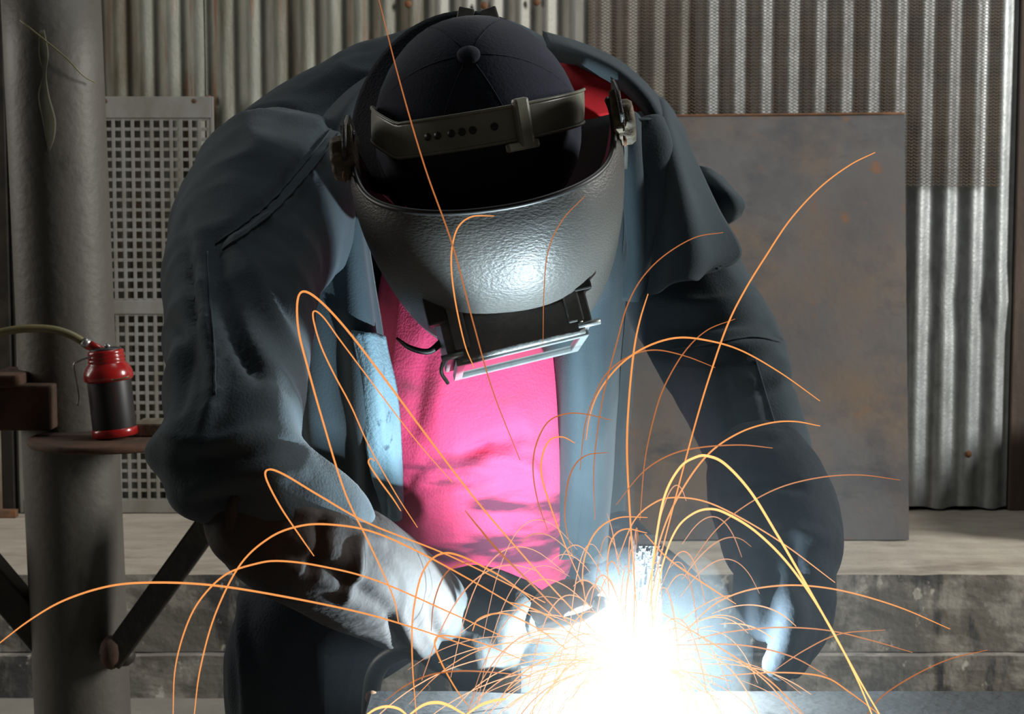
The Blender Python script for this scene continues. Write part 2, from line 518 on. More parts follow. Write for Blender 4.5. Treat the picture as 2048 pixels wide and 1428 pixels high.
corrugated('corrugated_sheet', wx(418), wx(850), 'sheet_old', -.006, LEDGE_Z + .004, 2.9, 2.0)
corrugated('corrugated_sheet', wx(835), wx(1400), 'sheet_mid', .002, LEDGE_Z + .004, 2.9, 3.0)
corrugated('corrugated_sheet', wx(1385), wx(2024), 'sheet_new', -.006, LEDGE_Z + .010, 2.9, 4.0, ds)
corrugated('corrugated_sheet', wx(2050), 3.2, 'sheet_mid', .004, LEDGE_Z + .004, 2.9, 5.0)
# vertical stanchions that stop the sheets at either end
tag(box('trim_1', (wx(2026), WALL_Y - .012, LEDGE_Z), (wx(2075), WALL_Y + .04, 3.1), 'post', bevel=.004), kind='structure')
tag(box('trim_2', (wx(-22), WALL_Y - .10, LEDGE_Z), (wx(6), WALL_Y - .03, 3.1), 'wood', bevel=.004), kind='structure')
tag(box('trim_3', (wx(6), WALL_Y - .06, LEDGE_Z), (wx(30), WALL_Y - .02, 3.1), 'dark_steel', bevel=.003), kind='structure')
tag(box('trim_4', (wx(-30), WALL_Y - .13, LEDGE_Z), (wx(46), WALL_Y - .10, LEDGE_Z + .022), 'rust', bevel=.003), kind='structure')
tag(box('shadow_block', (P(2150, 900, 4.6).x, 4.35, LEDGE_Z), (P(2150, 900, 4.6).x + .25, 4.82, .60), 'concrete_side', bevel=.01), kind='structure')  # unseen block added beyond the right edge to shadow the wall's lower corner
# bolts on the sheets
for i, (px, py) in enumerate([(816, 8), (968, 11), (1073, 4), (418, 198), (1936, 908)]):
    p = P(px, py, WALL_Y - .012)
    lathe('roofing_bolt', [(.011, 0), (.011, .003), (.006, .007), (.001, .008)], 'rust', wall, Matrix.Translation(p) @ Matrix.Rotation(R(90), 4, 'X'), 12)

# ------------------------------------------------------------------ expanded metal mesh over the wall
def expanded_metal():
    y0 = WALL_Y - .030
    xl, xr = P(1176, 200, y0).x, P(2014, 200, y0).x
    zt, zb = P(1500, -30, y0).z, P(1900, 374, y0).z
    cw, ch, sw = .0158, .0094, .0016
    bm = bmesh.new()
    nx = int((xr - xl) / cw); nz = int((zt - zb) / ch)
    def strand(p, q):
        d = (q - p); nrm = Vector((-d.z, 0, d.x)).normalized() * sw * .5
        dy = Vector((0, .0016, 0))
        v = [bm.verts.new(c) for c in (p + nrm - dy, q + nrm + dy, q - nrm + dy, p - nrm - dy)]
        w = [bm.verts.new(c.co + Vector((0, .0012, 0))) for c in v]
        bm.faces.new(v); bm.faces.new((v[0], w[0], w[1], v[1])); bm.faces.new((v[3], v[2], w[2], w[3]))
    for j in range(nz):
        for i in range(nx):
            off = 0
            cx = xl + (i + .5) * cw; cz = zb + (j + .5) * ch
            wob = .0022 * noise.noise(Vector((cx * 5, cz * 5, 1)))
            l = Vector((cx - cw / 2, y0 + wob, cz)); r_ = Vector((cx + cw / 2, y0 + wob, cz))
            t = Vector((cx, y0 + wob, cz + ch / 2)); b = Vector((cx, y0 + wob, cz - ch / 2))
            strand(l, t); strand(t, r_); strand(r_, b); strand(b, l)
    me = finish(bm, False)
    o = link('expanded_metal_mesh', me, 'mesh')
    tag(o, 'brown expanded metal mesh sheet hung over the pale corrugated wall', 'wire mesh')
expanded_metal()

# ------------------------------------------------------------------ steel plate leaning on the wall
def steel_plate():
    root = empty('steel_plate', 'large rust-blotched grey steel plate leaning against the corrugated wall', 'steel plate', P(1500, 1083, 4.45))
    tl, tr = P(1196, 233, 4.845), P(1809, 227, 4.845)
    br, bl = P(1818, 1084, 4.44), P(1186, 1084, 4.44)
    bl.z = br.z = LEDGE_Z + .003
    n = (tr - tl).cross(bl - tl).normalized()
    if n.y > 0: n = -n
    bm = bmesh.new(); NX, NZ = 30, 40
    g = [[None] * (NX + 1) for _ in range(NZ + 1)]
    for j in range(NZ + 1):
        for i in range(NX + 1):
            u, v = i / NX, j / NZ
            p = (tl * (1 - u) + tr * u) * (1 - v) + (bl * (1 - u) + br * u) * v
            p = p + n * (.0025 * noise.noise(Vector((u * 2, v * 3, 0))))
            if i == NX: p.x += .0016 * noise.noise(Vector((0, v * 30, 3)))
            g[j][i] = bm.verts.new(p)
    for j in range(NZ):
        for i in range(NX): bm.faces.new((g[j][i], g[j][i + 1], g[j + 1][i + 1], g[j + 1][i]))
    r = bmesh.ops.extrude_face_region(bm, geom=bm.faces[:])
    for v in r['geom']:
        if isinstance(v, bmesh.types.BMVert): v.co -= n * .006
    link('plate_sheet', finish(bm, False), 'plate', root)
    # rusty sheared top edge
    tube('top_edge', [tl * (1 - u) + tr * u + n * .0012 for u in (0, .33, .66, 1)], .0035, 'rust', root, 6, 12)
    return root
steel_plate()

# ------------------------------------------------------------------ perforated square-hole panel
def grate():
    root = empty('perforated_panel', 'grey metal panel of square holes standing behind the steel pole', 'perforated panel', P(330, 1030, 4.8))
    y0 = WALL_Y - .055
    X0, X1 = P(38, 600, y0).x, P(428, 600, y0).x
    Z = lambda py: P(330, py, y0).z
    zt, zb = Z(193), LEDGE_Z + .002
    pit, bw, th = .0277, .0092, .005
    def bars(za, zc, name):
        bm = bmesh.new()
        nx = int(round((X1 - X0 - .012) / pit)); nz = int(round((za - zc) / pit))
        px_ = (X1 - X0 - .012) / nx; pz_ = (za - zc) / nz
        for i in range(nx + 1):
            x = X0 + .006 + i * px_
            add_box(bm, (x - bw / 2, y0, zc), (x + bw / 2, y0 + th, za), None, .0012)
        for j in range(nz + 1):
            z = zc + j * pz_
            add_box(bm, (X0, y0 + .0012, z - bw / 2), (X1, y0 + th + .0012, z + bw / 2), None, .0012)
        link(name, finish(bm, False), 'grate', root)
    bars(Z(238), Z(600), 'lattice'); bars(Z(629), Z(1000), 'lattice')
    box('top_rail', (X0, y0 - .003, Z(236)), (X1, y0 + .012, zt), 'grate', root, bevel=.002)
    box('middle_rail', (X0, y0 - .003, Z(628)), (X1, y0 + .012, Z(601)), 'grate', root, bevel=.002)
    box('bottom_rail', (X0, y0 - .003, zb), (X1, y0 + .012, Z(999)), 'grate', root, bevel=.002)
    box('side_rail', (X0 - .012, y0 - .002, zb), (X0 + .002, y0 + .014, zt), 'grate', root, bevel=.002)
    box('side_rail', (X1 - .002, y0 - .002, zb), (X1 + .006, y0 + .014, zt), 'grate', root, bevel=.002)
    for px in (210, 388):
        p = P(px, 202, y0 - .003)
        lathe('screw_hole', [(.0065, 0), (.0065, .001), (.001, .0012)], 'rust_dark', root, Matrix.Translation(p) @ Matrix.Rotation(R(90), 4, 'X'), 10)
grate()

# ------------------------------------------------------------------ pole with braces, round shelf and bracket
PD = 2.90
def pole():
    root = empty('steel_pole', 'thick worn steel pole with angled braces and a round shelf', 'pole', (P(165, 1428, PD).x, PD, 0))
    a, b = P(100, -60, PD), P(166, 1428, PD)
    foot = b + (b - a) * ((0 - b.z) / (b.z - a.z)) if False else None
    d = (b - a)
    k = (0.0 - a.z) / d.z
    foot = a + d * k
    rad = [.0815] * 9
    pts = [a * (1 - t) + foot * t for t in np.linspace(0, 1, 9)]
    tube('pole_tube', pts, rad, 'pole', root, 40)
    # braces (square tube) rising outwards from the pole foot
    def brace(p, q, w=.028, m='dark_steel', name='brace'):
        bm = bmesh.new()
        z = (q - p).normalized(); x = z.cross(Vector((0, 1, 0))).normalized(); y = z.cross(x)
        mt = Matrix(((x.x, y.x, z.x, p.x), (x.y, y.y, z.y, p.y), (x.z, y.z, z.z, p.z), (0, 0, 0, 1)))
        add_box(bm, (-w, -w, 0), (w, w, (q - p).length), mt, .004)
        link(name, finish(bm, False), m, root)
    brace(P(222, 1320, PD - .075), P(470, 975, PD - .06), .0215)
    brace(P(104, 1290, PD - .01), P(-90, 1060, PD - .01), .026)
    # weld lumps at the brace foot
    bm = bmesh.new(); ball(bm, P(222, 1305, PD - .085), (.02, .02, .03), 2); link('weld_lump', finish(bm), 'rust_dark', root)
    bm = bmesh.new(); ball(bm, P(248, 1312, PD - .075), (.02, .02, .018), 2); link('weld_lump', finish(bm), 'dark_steel', root)
    # round shelf plate
    c = P(220, 880, PD - .13)
    lathe('round_shelf', [(.004, -.006), (.128, -.006), (.131, -.003), (.131, .003), (.128, .006), (.004, .006)], 'rust_dark', root, Matrix.Translation(c), 40)
    # boxed bracket on the far side of the pole
    box('side_bracket', (P(-40, 800, PD - .13).x, PD - .13, P(50, 862, PD - .13).z), (P(98, 800, PD - .13).x, PD + .02, P(50, 772, PD - .13).z), 'rust_dark', root, bevel=.004)
    box('bracket_cap', (P(-40, 800, PD - .14).x, PD - .14, P(50, 775, PD - .13).z), (P(36, 800, PD - .13).x, PD + .02, P(50, 750, PD - .13).z), 'rust_dark', root, bevel=.004)
    # flaking paint strip
    axp = lambda py: a * (1 - (py + 60) / 1488) + b * ((py + 60) / 1488)
    patch('paint_flake', [[axp(py) + Vector((math.sin(q) * .0822, -math.cos(q) * .0822, 0)) for q in (w1, (w1 + w2) / 2, w2)] for py, w1, w2 in
          ((66, .0, .10), (110, -.03, .16), (150, .02, .10), (190, -.08, .14), (235, -.02, .24), (270, .03, .20), (296, .06, .09))], 'flake', root, 8, 30, .0008)
    tube('thin_wire', [P(190, 165, PD - .05), P(165, 150, PD - .07), P(128, 112, PD - .085), P(40, 40, PD - .085)], .0012, 'hose', root, 6, 14)
    return c
shelf = pole()

def oil_can():
    base = P(231, 872, PD - .15); base.z = shelf.z + .0062
    root = empty('oil_can', 'small red and black pump oil can on the round shelf', 'oil can', base)
    T = Matrix.Translation(base + Vector((0, 0, .0035))) @ Matrix.Rotation(R(-5.5), 4, 'Y')
    s = 1.0
    lathe('base_rim', [(.034, 0), (.0365, .001), (.0365, .012), (.035, .0135)], 'can_red', root, T)
    lathe('can_body', [(.0350, .0125), (.0352, .014), (.0352, .092), (.0350, .093)], 'can_label', root, T)
    lathe('can_shoulder', [(.0352, .090), (.0390, .093), (.0395, .098), (.0392, .104), (.0350, .113), (.0302, .1185), (.0285, .121), (.0300, .1225),
          (.0300, .125), (.0282, .1265), (.0295, .128), (.0295, .131), (.0278, .1325), (.0288, .134), (.0286, .139), (.026, .1405)], 'can_red', root, T)
    lathe('screw_cap', [(.0255, .139), (.0255, .1425), (.016, .1445), (.004, .145)], 'black', root, T)
    bm = bmesh.new(); ball(bm, T @ Vector((.006, -.008, .147)), (.005, .005, .004), 2); link('valve_button', finish(bm), 'chrome', root)
    tube('pump_lever', [P(205, 708, PD - .17), P(180, 714, PD - .17), P(158, 722, PD - .17), P(148, 730, PD - .17), P(152, 760, PD - .17), P(157, 790, PD - .17), P(155, 811, PD - .17)], .0016, 'chrome', root, 8, 30)
    tube('nozzle', [P(218, 708, PD - .15), P(200, 700, PD - .15), P(176, 689, PD - .15)], [.004, .0075, .0085], 'can_red', root, 14)
    tube('hose_clip', [P(178, 690, PD - .15), P(166, 683, PD - .15)], [.0086, .0080], 'chrome', root, 14)
    tube('spout_hose', [P(169, 685, PD - .15), P(140, 669, PD - .15), P(105, 659, PD - .15), P(60, 657, PD - .15), P(10, 663, PD - .15), P(-50, 680, PD - .15)], .0066, 'hose', root, 12, 30)
    patch('label_tab', [[P(222, 758, PD - .19), P(240, 757, PD - .192), P(258, 751, PD - .188)], [P(224, 762, PD - .19), P(240, 760, PD - .192), P(257, 755, PD - .188)]], 'hose', root, 6, 3, .001)
oil_can()
def scrap():
    p = P(300, 850, PD - .10)
    root = tag(box('wood_offcut', (P(276, 850, PD - .10).x, PD - .14, shelf.z + .0065), (P(338, 850, PD - .10).x, PD - .06, shelf.z + .028), 'wood', bevel=.003),
               'small rough wood offcut lying on the round shelf beside the oil can', 'wood scrap')
scrap()

# ------------------------------------------------------------------ the welder
person = empty('person', 'welder bent forward in dark blue work jacket, pink shirt and long gloves', 'person', (P(945, 1428, 2.1).x, 2.1, 0))

def N(px, py, d, r): return (P(px, py, d), r)
def NP(px, py, d, rpx): return (P(px, py, d), rpx * d / FPX)      # radius given as seen in the photo
LARM = [NP(560, 395, 1.80, 186), NP(490, 520, 1.61, 163), NP(475, 700, 1.43, 146), NP(465, 850, 1.335, 138)]
LFORE = [NP(440, 915, 1.31, 134), NP(540, 985, 1.31, 124), NP(650, 1060, 1.34, 108), NP(760, 1150, 1.42, 94), NP(850, 1215, 1.52, 80)]
RARM = [NP(1235, 330, 1.92, 151), NP(1315, 470, 1.88, 127), NP(1405, 640, 1.80, 130), NP(1475, 790, 1.70, 112)]
RFORE = [NP(1475, 790, 1.70, 112), NP(1515, 900, 1.675, 105), NP(1545, 1010, 1.65, 102), NP(1565, 1100, 1.63, 92)]
def shrink(nodes, k): return [(p, r * k) for p, r in nodes]

# body under the clothes: one continuous surface
HEAD_C = P(956, 262, 1.645)
A_CAP = R(53)
def cap_axes(a, roll, yaw=0):
    Fv = Vector((0, -math.cos(a), -math.sin(a))); Uv = Vector((0, -math.sin(a), math.cos(a))); Xv = Vector((1, 0, 0))
    rot = Matrix.Rotation(roll, 3, 'Y')
    Fv, Uv, Xv = rot @ Fv, rot @ Uv, rot @ Xv
    ry = Matrix.Rotation(yaw, 3, Uv)
    return ry @ Xv, ry @ Fv, Uv
CX, CF, CU = cap_axes(A_CAP, R(-6))
def capL(x, f, u): return HEAD_C + CX * x + CF * f + CU * u
bm = bmesh.new()
g = bmesh.ops.create_icosphere(bm, subdivisions=3, radius=1.0)
for v in g['verts']:
    c = v.co.copy(); v.co = capL(c.x * .076, c.y * .092 + .005, c.z * .10 - .02)
add_limb(bm, [(capL(0, .055, -.06), .058), (capL(0, .055, -.10), .045)])          # jaw
add_limb(bm, [(capL(0, .088, -.005), .012), (capL(0, .105, -.04), .013)], 3)        # nose
for s in (-1, 1):
    add_limb(bm, [(capL(s * .078, -.01, -.01), .014), (capL(s * .080, -.008, -.045), .012)], 3)   # ears
    add_limb(bm, [(capL(s * .034, .083, .004), .010), (capL(s * .034, .084, .003), .010)], 2)    # brows / eyes
add_limb(bm, [(capL(0, -.02, -.09), .058), (P(945, 330, 1.86), .065), (P(940, 360, 2.0), .10)])
add_limb(bm, [(P(935, 380, 2.03), .13), (P(940, 700, 2.08), .125), (P(945, 1080, 2.14), .13)])
for nodes in (LARM, LFORE, RARM, RFORE): add_limb(bm, shrink(nodes, .66))
LLEG = [N(800, 1120, 2.14, .10), N(620, 1230, 2.02, .085), N(590, 1420, 2.02, .070)]
for sx, kx, fx in ((800, 600, 610), (1090, 1305, 1300)):
    foot = P(fx, 1428, 2.1); foot.z = .09
    add_limb(bm, [(P(sx, 1120, 2.14), .085), (P(kx, 1330, 1.98), .062), ((P(kx, 1330, 1.98) + foot) / 2 + Vector((0, .06, 0)), .055), (foot, .042)])
    add_limb(bm, [(foot + Vector((0, .03, -.05)), .035), (foot + Vector((0, -.12, -.065)), .024)], 3)
blob('body', bm, .010, 4, 'skin', person)

# jacket: back, shoulders and sleeves
bm = bmesh.new()
add_limb(bm, [N(555, 385, 1.93, .098), N(720, 300, 2.0, .112), N(930, 250, 2.04, .128), N(1110, 265, 2.01, .105), N(1245, 315, 1.95, .084)])
add_limb(bm, [N(930, 400, 2.10, .155), N(925, 700, 2.14, .160), N(935, 960, 2.18, .158), N(940, 1110, 2.20, .155)])
add_limb(bm, [N(640, 440, 1.95, .085), N(700, 640, 2.00, .085), N(740, 900, 2.06, .08)])
add_limb(bm, [N(1200, 420, 1.95, .065), N(1165, 640, 2.00, .065), N(1150, 900, 2.06, .065), N(1140, 1060, 2.1, .065)])
add_limb(bm, LARM); add_limb(bm, LFORE[:3])
add_limb(bm, [NP(465, 850, 1.335, 138), NP(440, 915, 1.31, 134)])
ball(bm, P(388, 905, 1.32), (.040, .04, .027)); ball(bm, P(436, 985, 1.305), (.042, .04, .029))
add_limb(bm, RARM); add_limb(bm, RFORE[:3])
SJ = [
    # left sleeve folds
    ([(395, 470), (410, 620), (425, 760), (400, 860)], 14, .0065), ([(430, 470), (455, 620), (520, 760)], 12, -.0065),
    ([(365, 440), (385, 600), (390, 760)], 11, -.006), ([(470, 480), (540, 620), (600, 720)], 16, .006),
    ([(450, 640), (500, 720), (580, 780)], 14, -.0055), ([(345, 640), (372, 700), (352, 820)], 12, -.006),
    ([(330, 870), (400, 890), (520, 860)], 16, .0065), ([(350, 930), (450, 915), (600, 890)], 12, -.0065),
    ([(370, 985), (460, 960), (600, 940)], 15, .0065), ([(390, 1020), (480, 1000)], 10, -.0055),
    # yoke seam on the left shoulder
    ([(690, 215), (620, 300), (540, 400), (440, 480)], 9, -.0065), ([(705, 235), (640, 315), (560, 415), (470, 490)], 11, .006),
    # right sleeve
    ([(1290, 600), (1400, 610), (1500, 600)], 16, .006), ([(1320, 660), (1420, 650), (1530, 640)], 13, -.0065),
    ([(1340, 720), (1450, 700), (1560, 690)], 14, .0055), ([(1400, 820), (1480, 790), (1580, 770)], 12, -.0055),
    ([(1500, 760), (1520, 860), (1560, 960)], 12, .006), ([(1430, 700), (1470, 860), (1500, 980)], 12, -.006),
    ([(1540, 640), (1575, 700), (1560, 760)], 14, .0055),
    # right back
    ([(1150, 110), (1260, 180), (1320, 280)], 12, .006),
]
jacket = blob('jacket', bm, .0062, 9, 'jacket', person, cloth(SJ, .005, (11, 11, 5), 3.0))

def wave(k, a, ph=0, k2=1.0):
    return lambda u, v: a * math.sin(k * u * 2 * math.pi + ph + k2 * v) * (0.3 + .7 * v) + .0015 * noise.noise(Vector((u * 6, v * 6, ph)))

# left front of the jacket (hangs open), with its faded facing along the edge
patch('jacket_front', [
    [(585, 330, 1.86), (640, 300, 1.80), (690, 300, 1.765), (720, 330, 1.79)],
    [(575, 480, 1.83), (640, 450, 1.775), (700, 450, 1.745), (735, 480, 1.78)],
    [(580, 640, 1.80), (650, 640, 1.755), (720, 650, 1.73), (765, 665, 1.765)],
    [(600, 800, 1.80), (660, 800, 1.76), (735, 810, 1.73), (785, 825, 1.76)],
    [(620, 940, 1.85), (680, 940, 1.81), (750, 950, 1.78), (797, 965, 1.80)],
    [(640, 1080, 1.93), (700, 1080, 1.88), (760, 1080, 1.85), (805, 1080, 1.87)]],
    'jacket', jacket, 40, 60, .004, wave(2.1, .007, 1.0, 2.0))
patch('jacket_facing', [
    [(705, 660, 1.722), (735, 665, 1.714), (768, 672, 1.735)],
    [(722, 760, 1.722), (755, 765, 1.714), (786, 770, 1.735)],
    [(735, 870, 1.738), (768, 878, 1.730), (796, 886, 1.748)],
    [(752, 960, 1.765), (780, 968, 1.757), (802, 976, 1.772)],
    [(765, 1030, 1.79), (788, 1034, 1.785), (806, 1038, 1.795)]], 'jacket_edge', jacket, 20, 40, .0035, wave(1.3, .003, .5, 6))
# right front
patch('jacket_front', [
    [(1105, 420, 1.80), (1160, 420, 1.755), (1210, 400, 1.76), (1262, 380, 1.82)],
    [(1108, 560, 1.79), (1160, 560, 1.745), (1205, 550, 1.75), (1250, 540, 1.81)],
    [(1112, 700, 1.79), (1150, 700, 1.742), (1195, 700, 1.755), (1238, 700, 1.83)],
    [(1122, 840, 1.80), (1155, 840, 1.755), (1192, 840, 1.77), (1230, 840, 1.85)],
    [(1120, 980, 1.84), (1150, 985, 1.80), (1185, 990, 1.81), (1222, 990, 1.88)],
    [(1105, 1110, 1.90), (1140, 1115, 1.86), (1175, 1120, 1.87), (1215, 1120, 1.94)]],
    'jacket', jacket, 36, 56, .004, wave(1.6, .005, 2.0, 1.5))
# right shoulder: hanging front with folds and the wide storm flap
patch('chest_folds', [
    [(1225, 236, 1.80), (1262, 232, 1.775), (1300, 236, 1.785), (1345, 250, 1.83)],
    [(1232, 300, 1.78), (1268, 300, 1.745), (1312, 300, 1.765), (1370, 310, 1.82)],
    [(1240, 400, 1.77), (1275, 400, 1.745), (1315, 400, 1.755), (1372, 400, 1.82)],
    [(1246, 500, 1.78), (1278, 500, 1.755), (1305, 500, 1.765), (1340, 500, 1.82)],
    [(1240, 600, 1.80), (1262, 600, 1.785), (1290, 600, 1.795), (1320, 600, 1.83)]],
    'jacket', jacket, 40, 44, .004, lambda u, v: .010 * math.sin(u * 15 + v * 1.2) * math.sin(math.pi * min(1, .15 + v)) )
patch('storm_flap', [
    [(1298, 205, 1.86), (1320, 200, 1.85), (1342, 225, 1.88)],
    [(1312, 300, 1.79), (1345, 300, 1.775), (1386, 325, 1.83)],
    [(1318, 400, 1.755), (1370, 405, 1.735), (1432, 425, 1.79)],
    [(1305, 500, 1.745), (1385, 510, 1.71), (1479, 512, 1.75)],
    [(1290, 590, 1.745), (1370, 566, 1.70), (1440, 540, 1.725)]],
    'jacket', jacket, 40, 40, .004, lambda u, v: .006 * math.sin(u * 9 + 1.0) * v)
fl = patch('loose_flap', [
    [(1375, 318, 1.99), (1392, 334, 1.955), (1415, 345, 1.93), (1440, 362, 1.93)],
    [(1385, 350, 1.955), (1412, 362, 1.91), (1440, 375, 1.89), (1466, 392, 1.905)],
    [(1400, 392, 1.945), (1428, 398, 1.90), (1460, 405, 1.88), (1482, 410, 1.90)],
    [(1415, 440, 1.955), (1438, 446, 1.93), (1462, 436, 1.92), (1476, 424, 1.93)]], 'jacket', jacket, 20, 24, .006)
patch('flap_lining', [
    [(1392, 368, 1.905), (1402, 376, 1.90)], [(1412, 410, 1.90), (1420, 408, 1.895)], [(1430, 442, 1.905), (1440, 440, 1.90)]], 'lining', jacket, 6, 14, .002)
# collar round the neck
patch('collar', [
    [(600, 500, 1.80), (592, 380, 1.80), (640, 270, 1.83), (705, 180, 1.88), (790, 120, 1.93)],
    [(640, 480, 1.755), (640, 370, 1.75), (672, 270, 1.78), (728, 185, 1.84), (800, 130, 1.90)],
    [(668, 470, 1.77), (680, 370, 1.77), (706, 280, 1.80), (750, 200, 1.86), (812, 150, 1.92)]], 'jacket', jacket, 44, 22, .005, lambda u, v: .003 * math.sin(u * 9))
patch('collar', [
    [(1085, 70, 1.95), (1165, 95, 1.91), (1240, 132, 1.875), (1302, 190, 1.85), (1335, 248, 1.84)],
    [(1096, 96, 1.905), (1168, 114, 1.86), (1238, 148, 1.828), (1292, 198, 1.81), (1324, 254, 1.815)],
    [(1108, 122, 1.895), (1168, 134, 1.865), (1228, 162, 1.838), (1280, 206, 1.82), (1312, 254, 1.825)]], 'jacket', jacket, 40, 20, .005)
patch('collar_lining', [
    [(1110, 128, 1.872), (1180, 142, 1.862), (1236, 168, 1.843), (1292, 216, 1.828)],
    [(1120, 175, 1.842), (1180, 180, 1.838), (1228, 198, 1.830), (1280, 222, 1.824)],
    [(1130, 240, 1.835), (1180, 238, 1.832), (1225, 228, 1.828), (1262, 230, 1.825)]], 'lining', jacket, 24, 14, .003)
patch('neck_lining', [
    [(690, 250, 1.86), (715, 300, 1.83)], [(705, 300, 1.85), (735, 340, 1.82)], [(720, 345, 1.85), (748, 380, 1.82)]], 'lining', jacket, 8, 10, .003)
# seam stitching on the right shoulder
tube('seam', [P(1238, 238, 1.776), P(1262, 240, 1.765), P(1290, 238, 1.772), P(1315, 240, 1.785)], .0016, 'jacket', jacket, 6, 16)
# sewn seams that follow the cloth
from mathutils.bvhtree import BVHTree
def surface_points(obj, poly, n, lift=.0008):
    me_ = obj.data
    bv = BVHTree.FromPolygons([v.co for v in me_.vertices], [p.vertices for p in me_.polygons])
    out = []
    for x, y in smooth_path(poly, n):
        o_ = Vector((0, 0, CAMZ)); d_ = (P(x, y, 1.5) - o_).normalized()
        hit, nrm, _, _ = bv.ray_cast(o_, d_)
        if hit is not None: out.append(hit + nrm * lift)
    return out
for poly in ([(700, 205), (640, 290), (560, 385), (500, 440), (432, 490)], [(712, 218), (652, 302), (572, 398), (512, 452), (446, 500)],
             [(415, 505), (420, 600), (428, 700), (430, 790)], [(1345, 700), (1420, 690), (1500, 676), (1560, 684)], [(1510, 720), (1540, 820), (1572, 920)]):
    pts_ = surface_points(jacket, poly, 40)
    if len(pts_) > 5: tube('seam', pts_, .0011, 'jacket', jacket, 6)
# pen pocket flap on the left chest
patch('pocket_flap', [[(705, 250, 1.80), (650, 330, 1.765), (600, 410, 1.79)], [(722, 268, 1.81), (672, 345, 1.768), (622, 425, 1.79)]], 'jacket', jacket, 20, 6, .004)

# shirt
bm = bmesh.new()
add_limb(bm, [N(955, 520, 1.92, .105), N(955, 700, 1.885, .118), N(955, 860, 1.885, .125), N(960, 1000, 1.92, .118), N(965, 1090, 1.97, .112)])
SS = [
    ([(800, 985), (850, 940), (930, 915), (980, 880)], 12, -.006), ([(930, 905), (985, 885), (1040, 860)], 10, -.009),
    ([(940, 935), (1000, 915), (1060, 935), (1075, 965)], 14, .008), ([(830, 960), (880, 930), (950, 925)], 12, .007),
    ([(860, 990), (930, 980), (1000, 960)], 13, .006), ([(960, 900), (1010, 890), (1050, 870)], 9, -.007),
    ([(900, 700), (880, 800), (870, 880)], 22, .004), ([(850, 700), (835, 800), (825, 860)], 18, -.005),
    ([(1010, 720), (1020, 820), (1040, 880)], 26, .003),
]
shirt = blob('shirt', bm, .0055, 6, 'shirt', person, cloth(SS, .003, (9, 9, 7), 11.0, .0008))
def front_of(px, py, d, me_obj): return P(px, py, d)
# shirt hem hanging over the waistband
patch('shirt_hem', [
    [(800, 1010, 1.835), (860, 1030, 1.805), (940, 1038, 1.795), (1030, 1030, 1.805), (1100, 1015, 1.84)],
    [(800, 1022, 1.83), (860, 1042, 1.80), (940, 1050, 1.788), (1030, 1042, 1.80), (1100, 1027, 1.835)]], 'shirt', shirt, 30, 5, .006)

# trousers
bm = bmesh.new()
ball(bm, P(945, 1120, 2.17), (.175, .125, .11))
for sx, kx, fx in ((800, 596, 610), (1090, 1318, 1300)):
    foot = P(fx, 1428, 2.1); foot.z = .10
    add_limb(bm, [(P(sx, 1130, 2.14), .110), (P((sx + kx) / 2, 1200, 2.05), .104), (P(kx, 1330, 1.98), .088), ((P(kx, 1330, 1.98) + foot) / 2 + Vector((0, .06, 0)), .080), (foot, .072)])
ST = [([(488, 1130), (487, 1280), (490, 1428)], 9, .008), ([(470, 1160), (466, 1290), (476, 1428)], 9, -.006), ([(600, 1170), (650, 1240), (690, 1330)], 14, .006), ([(720, 1270), (700, 1340), (690, 1428)], 8, .005)]
trousers = blob('trousers', bm, .0075, 6, 'trousers', person, cloth(ST, .005, (8, 8, 4), 23.0))
for fx in (610, 1300):
    f = P(fx, 1428, 2.1); f.z = 0
    bm = bmesh.new()
    add_limb(bm, [(f + Vector((0, .03, .12)), .062), (f + Vector((0, .035, .05)), .048)], 3)
    add_limb(bm, [(f + Vector((0, .045, .045)), .044), (f + Vector((0, -.06, .045)), .046), (f + Vector((0, -.16, .04)), .038)], 4)
    add_box(bm, (f.x - .046, f.y - .19, .0), (f.x + .046, f.y + .085, .02))
    blob('boot', bm, .007, 3, 'black', person)

# working glove (image left): long gauntlet, palm, five fingers closed on the torch handle
bm = bmesh.new()
add_limb(bm, [NP(520, 1040, 1.305, 118), NP(590, 1082, 1.315, 128), NP(690, 1130, 1.365, 126), NP(780, 1182, 1.44, 112), NP(850, 1222, 1.525, 98)], 6)
add_limb(bm, [NP(845, 1230, 1.535, 98), NP(905, 1250, 1.575, 92), NP(945, 1260, 1.59, 80)], 5)   # palm
FING = [   # knuckle, middle joint, last joint, tip; the fingers close over the handle towards the camera
    [N(915, 1205, 1.570, 0.0195), N(985, 1200, 1.540, 0.0190), N(1035, 1235, 1.510, 0.0175), N(1040, 1278, 1.525, 0.0150)],
    [N(890, 1228, 1.555, 0.0200), N(955, 1240, 1.518, 0.0195), N(1004, 1276, 1.495, 0.0180), N(1006, 1318, 1.515, 0.0155)],
    [N(868, 1255, 1.545, 0.0195), N(922, 1278, 1.505, 0.0190), N(966, 1314, 1.490, 0.0175), N(968, 1350, 1.510, 0.0150)],
    [N(848, 1278, 1.538, 0.0180), N(888, 1308, 1.505, 0.0170), N(922, 1342, 1.495, 0.0155), N(926, 1370, 1.510, 0.0130)],
    [N(880, 1190, 1.570, 0.0210), N(960, 1172, 1.575, 0.0195), N(1030, 1190, 1.570, 0.0175), N(1078, 1216, 1.555, 0.0145)],  # thumb along the handle
]
for f in FING: add_limb(bm, f, 6)
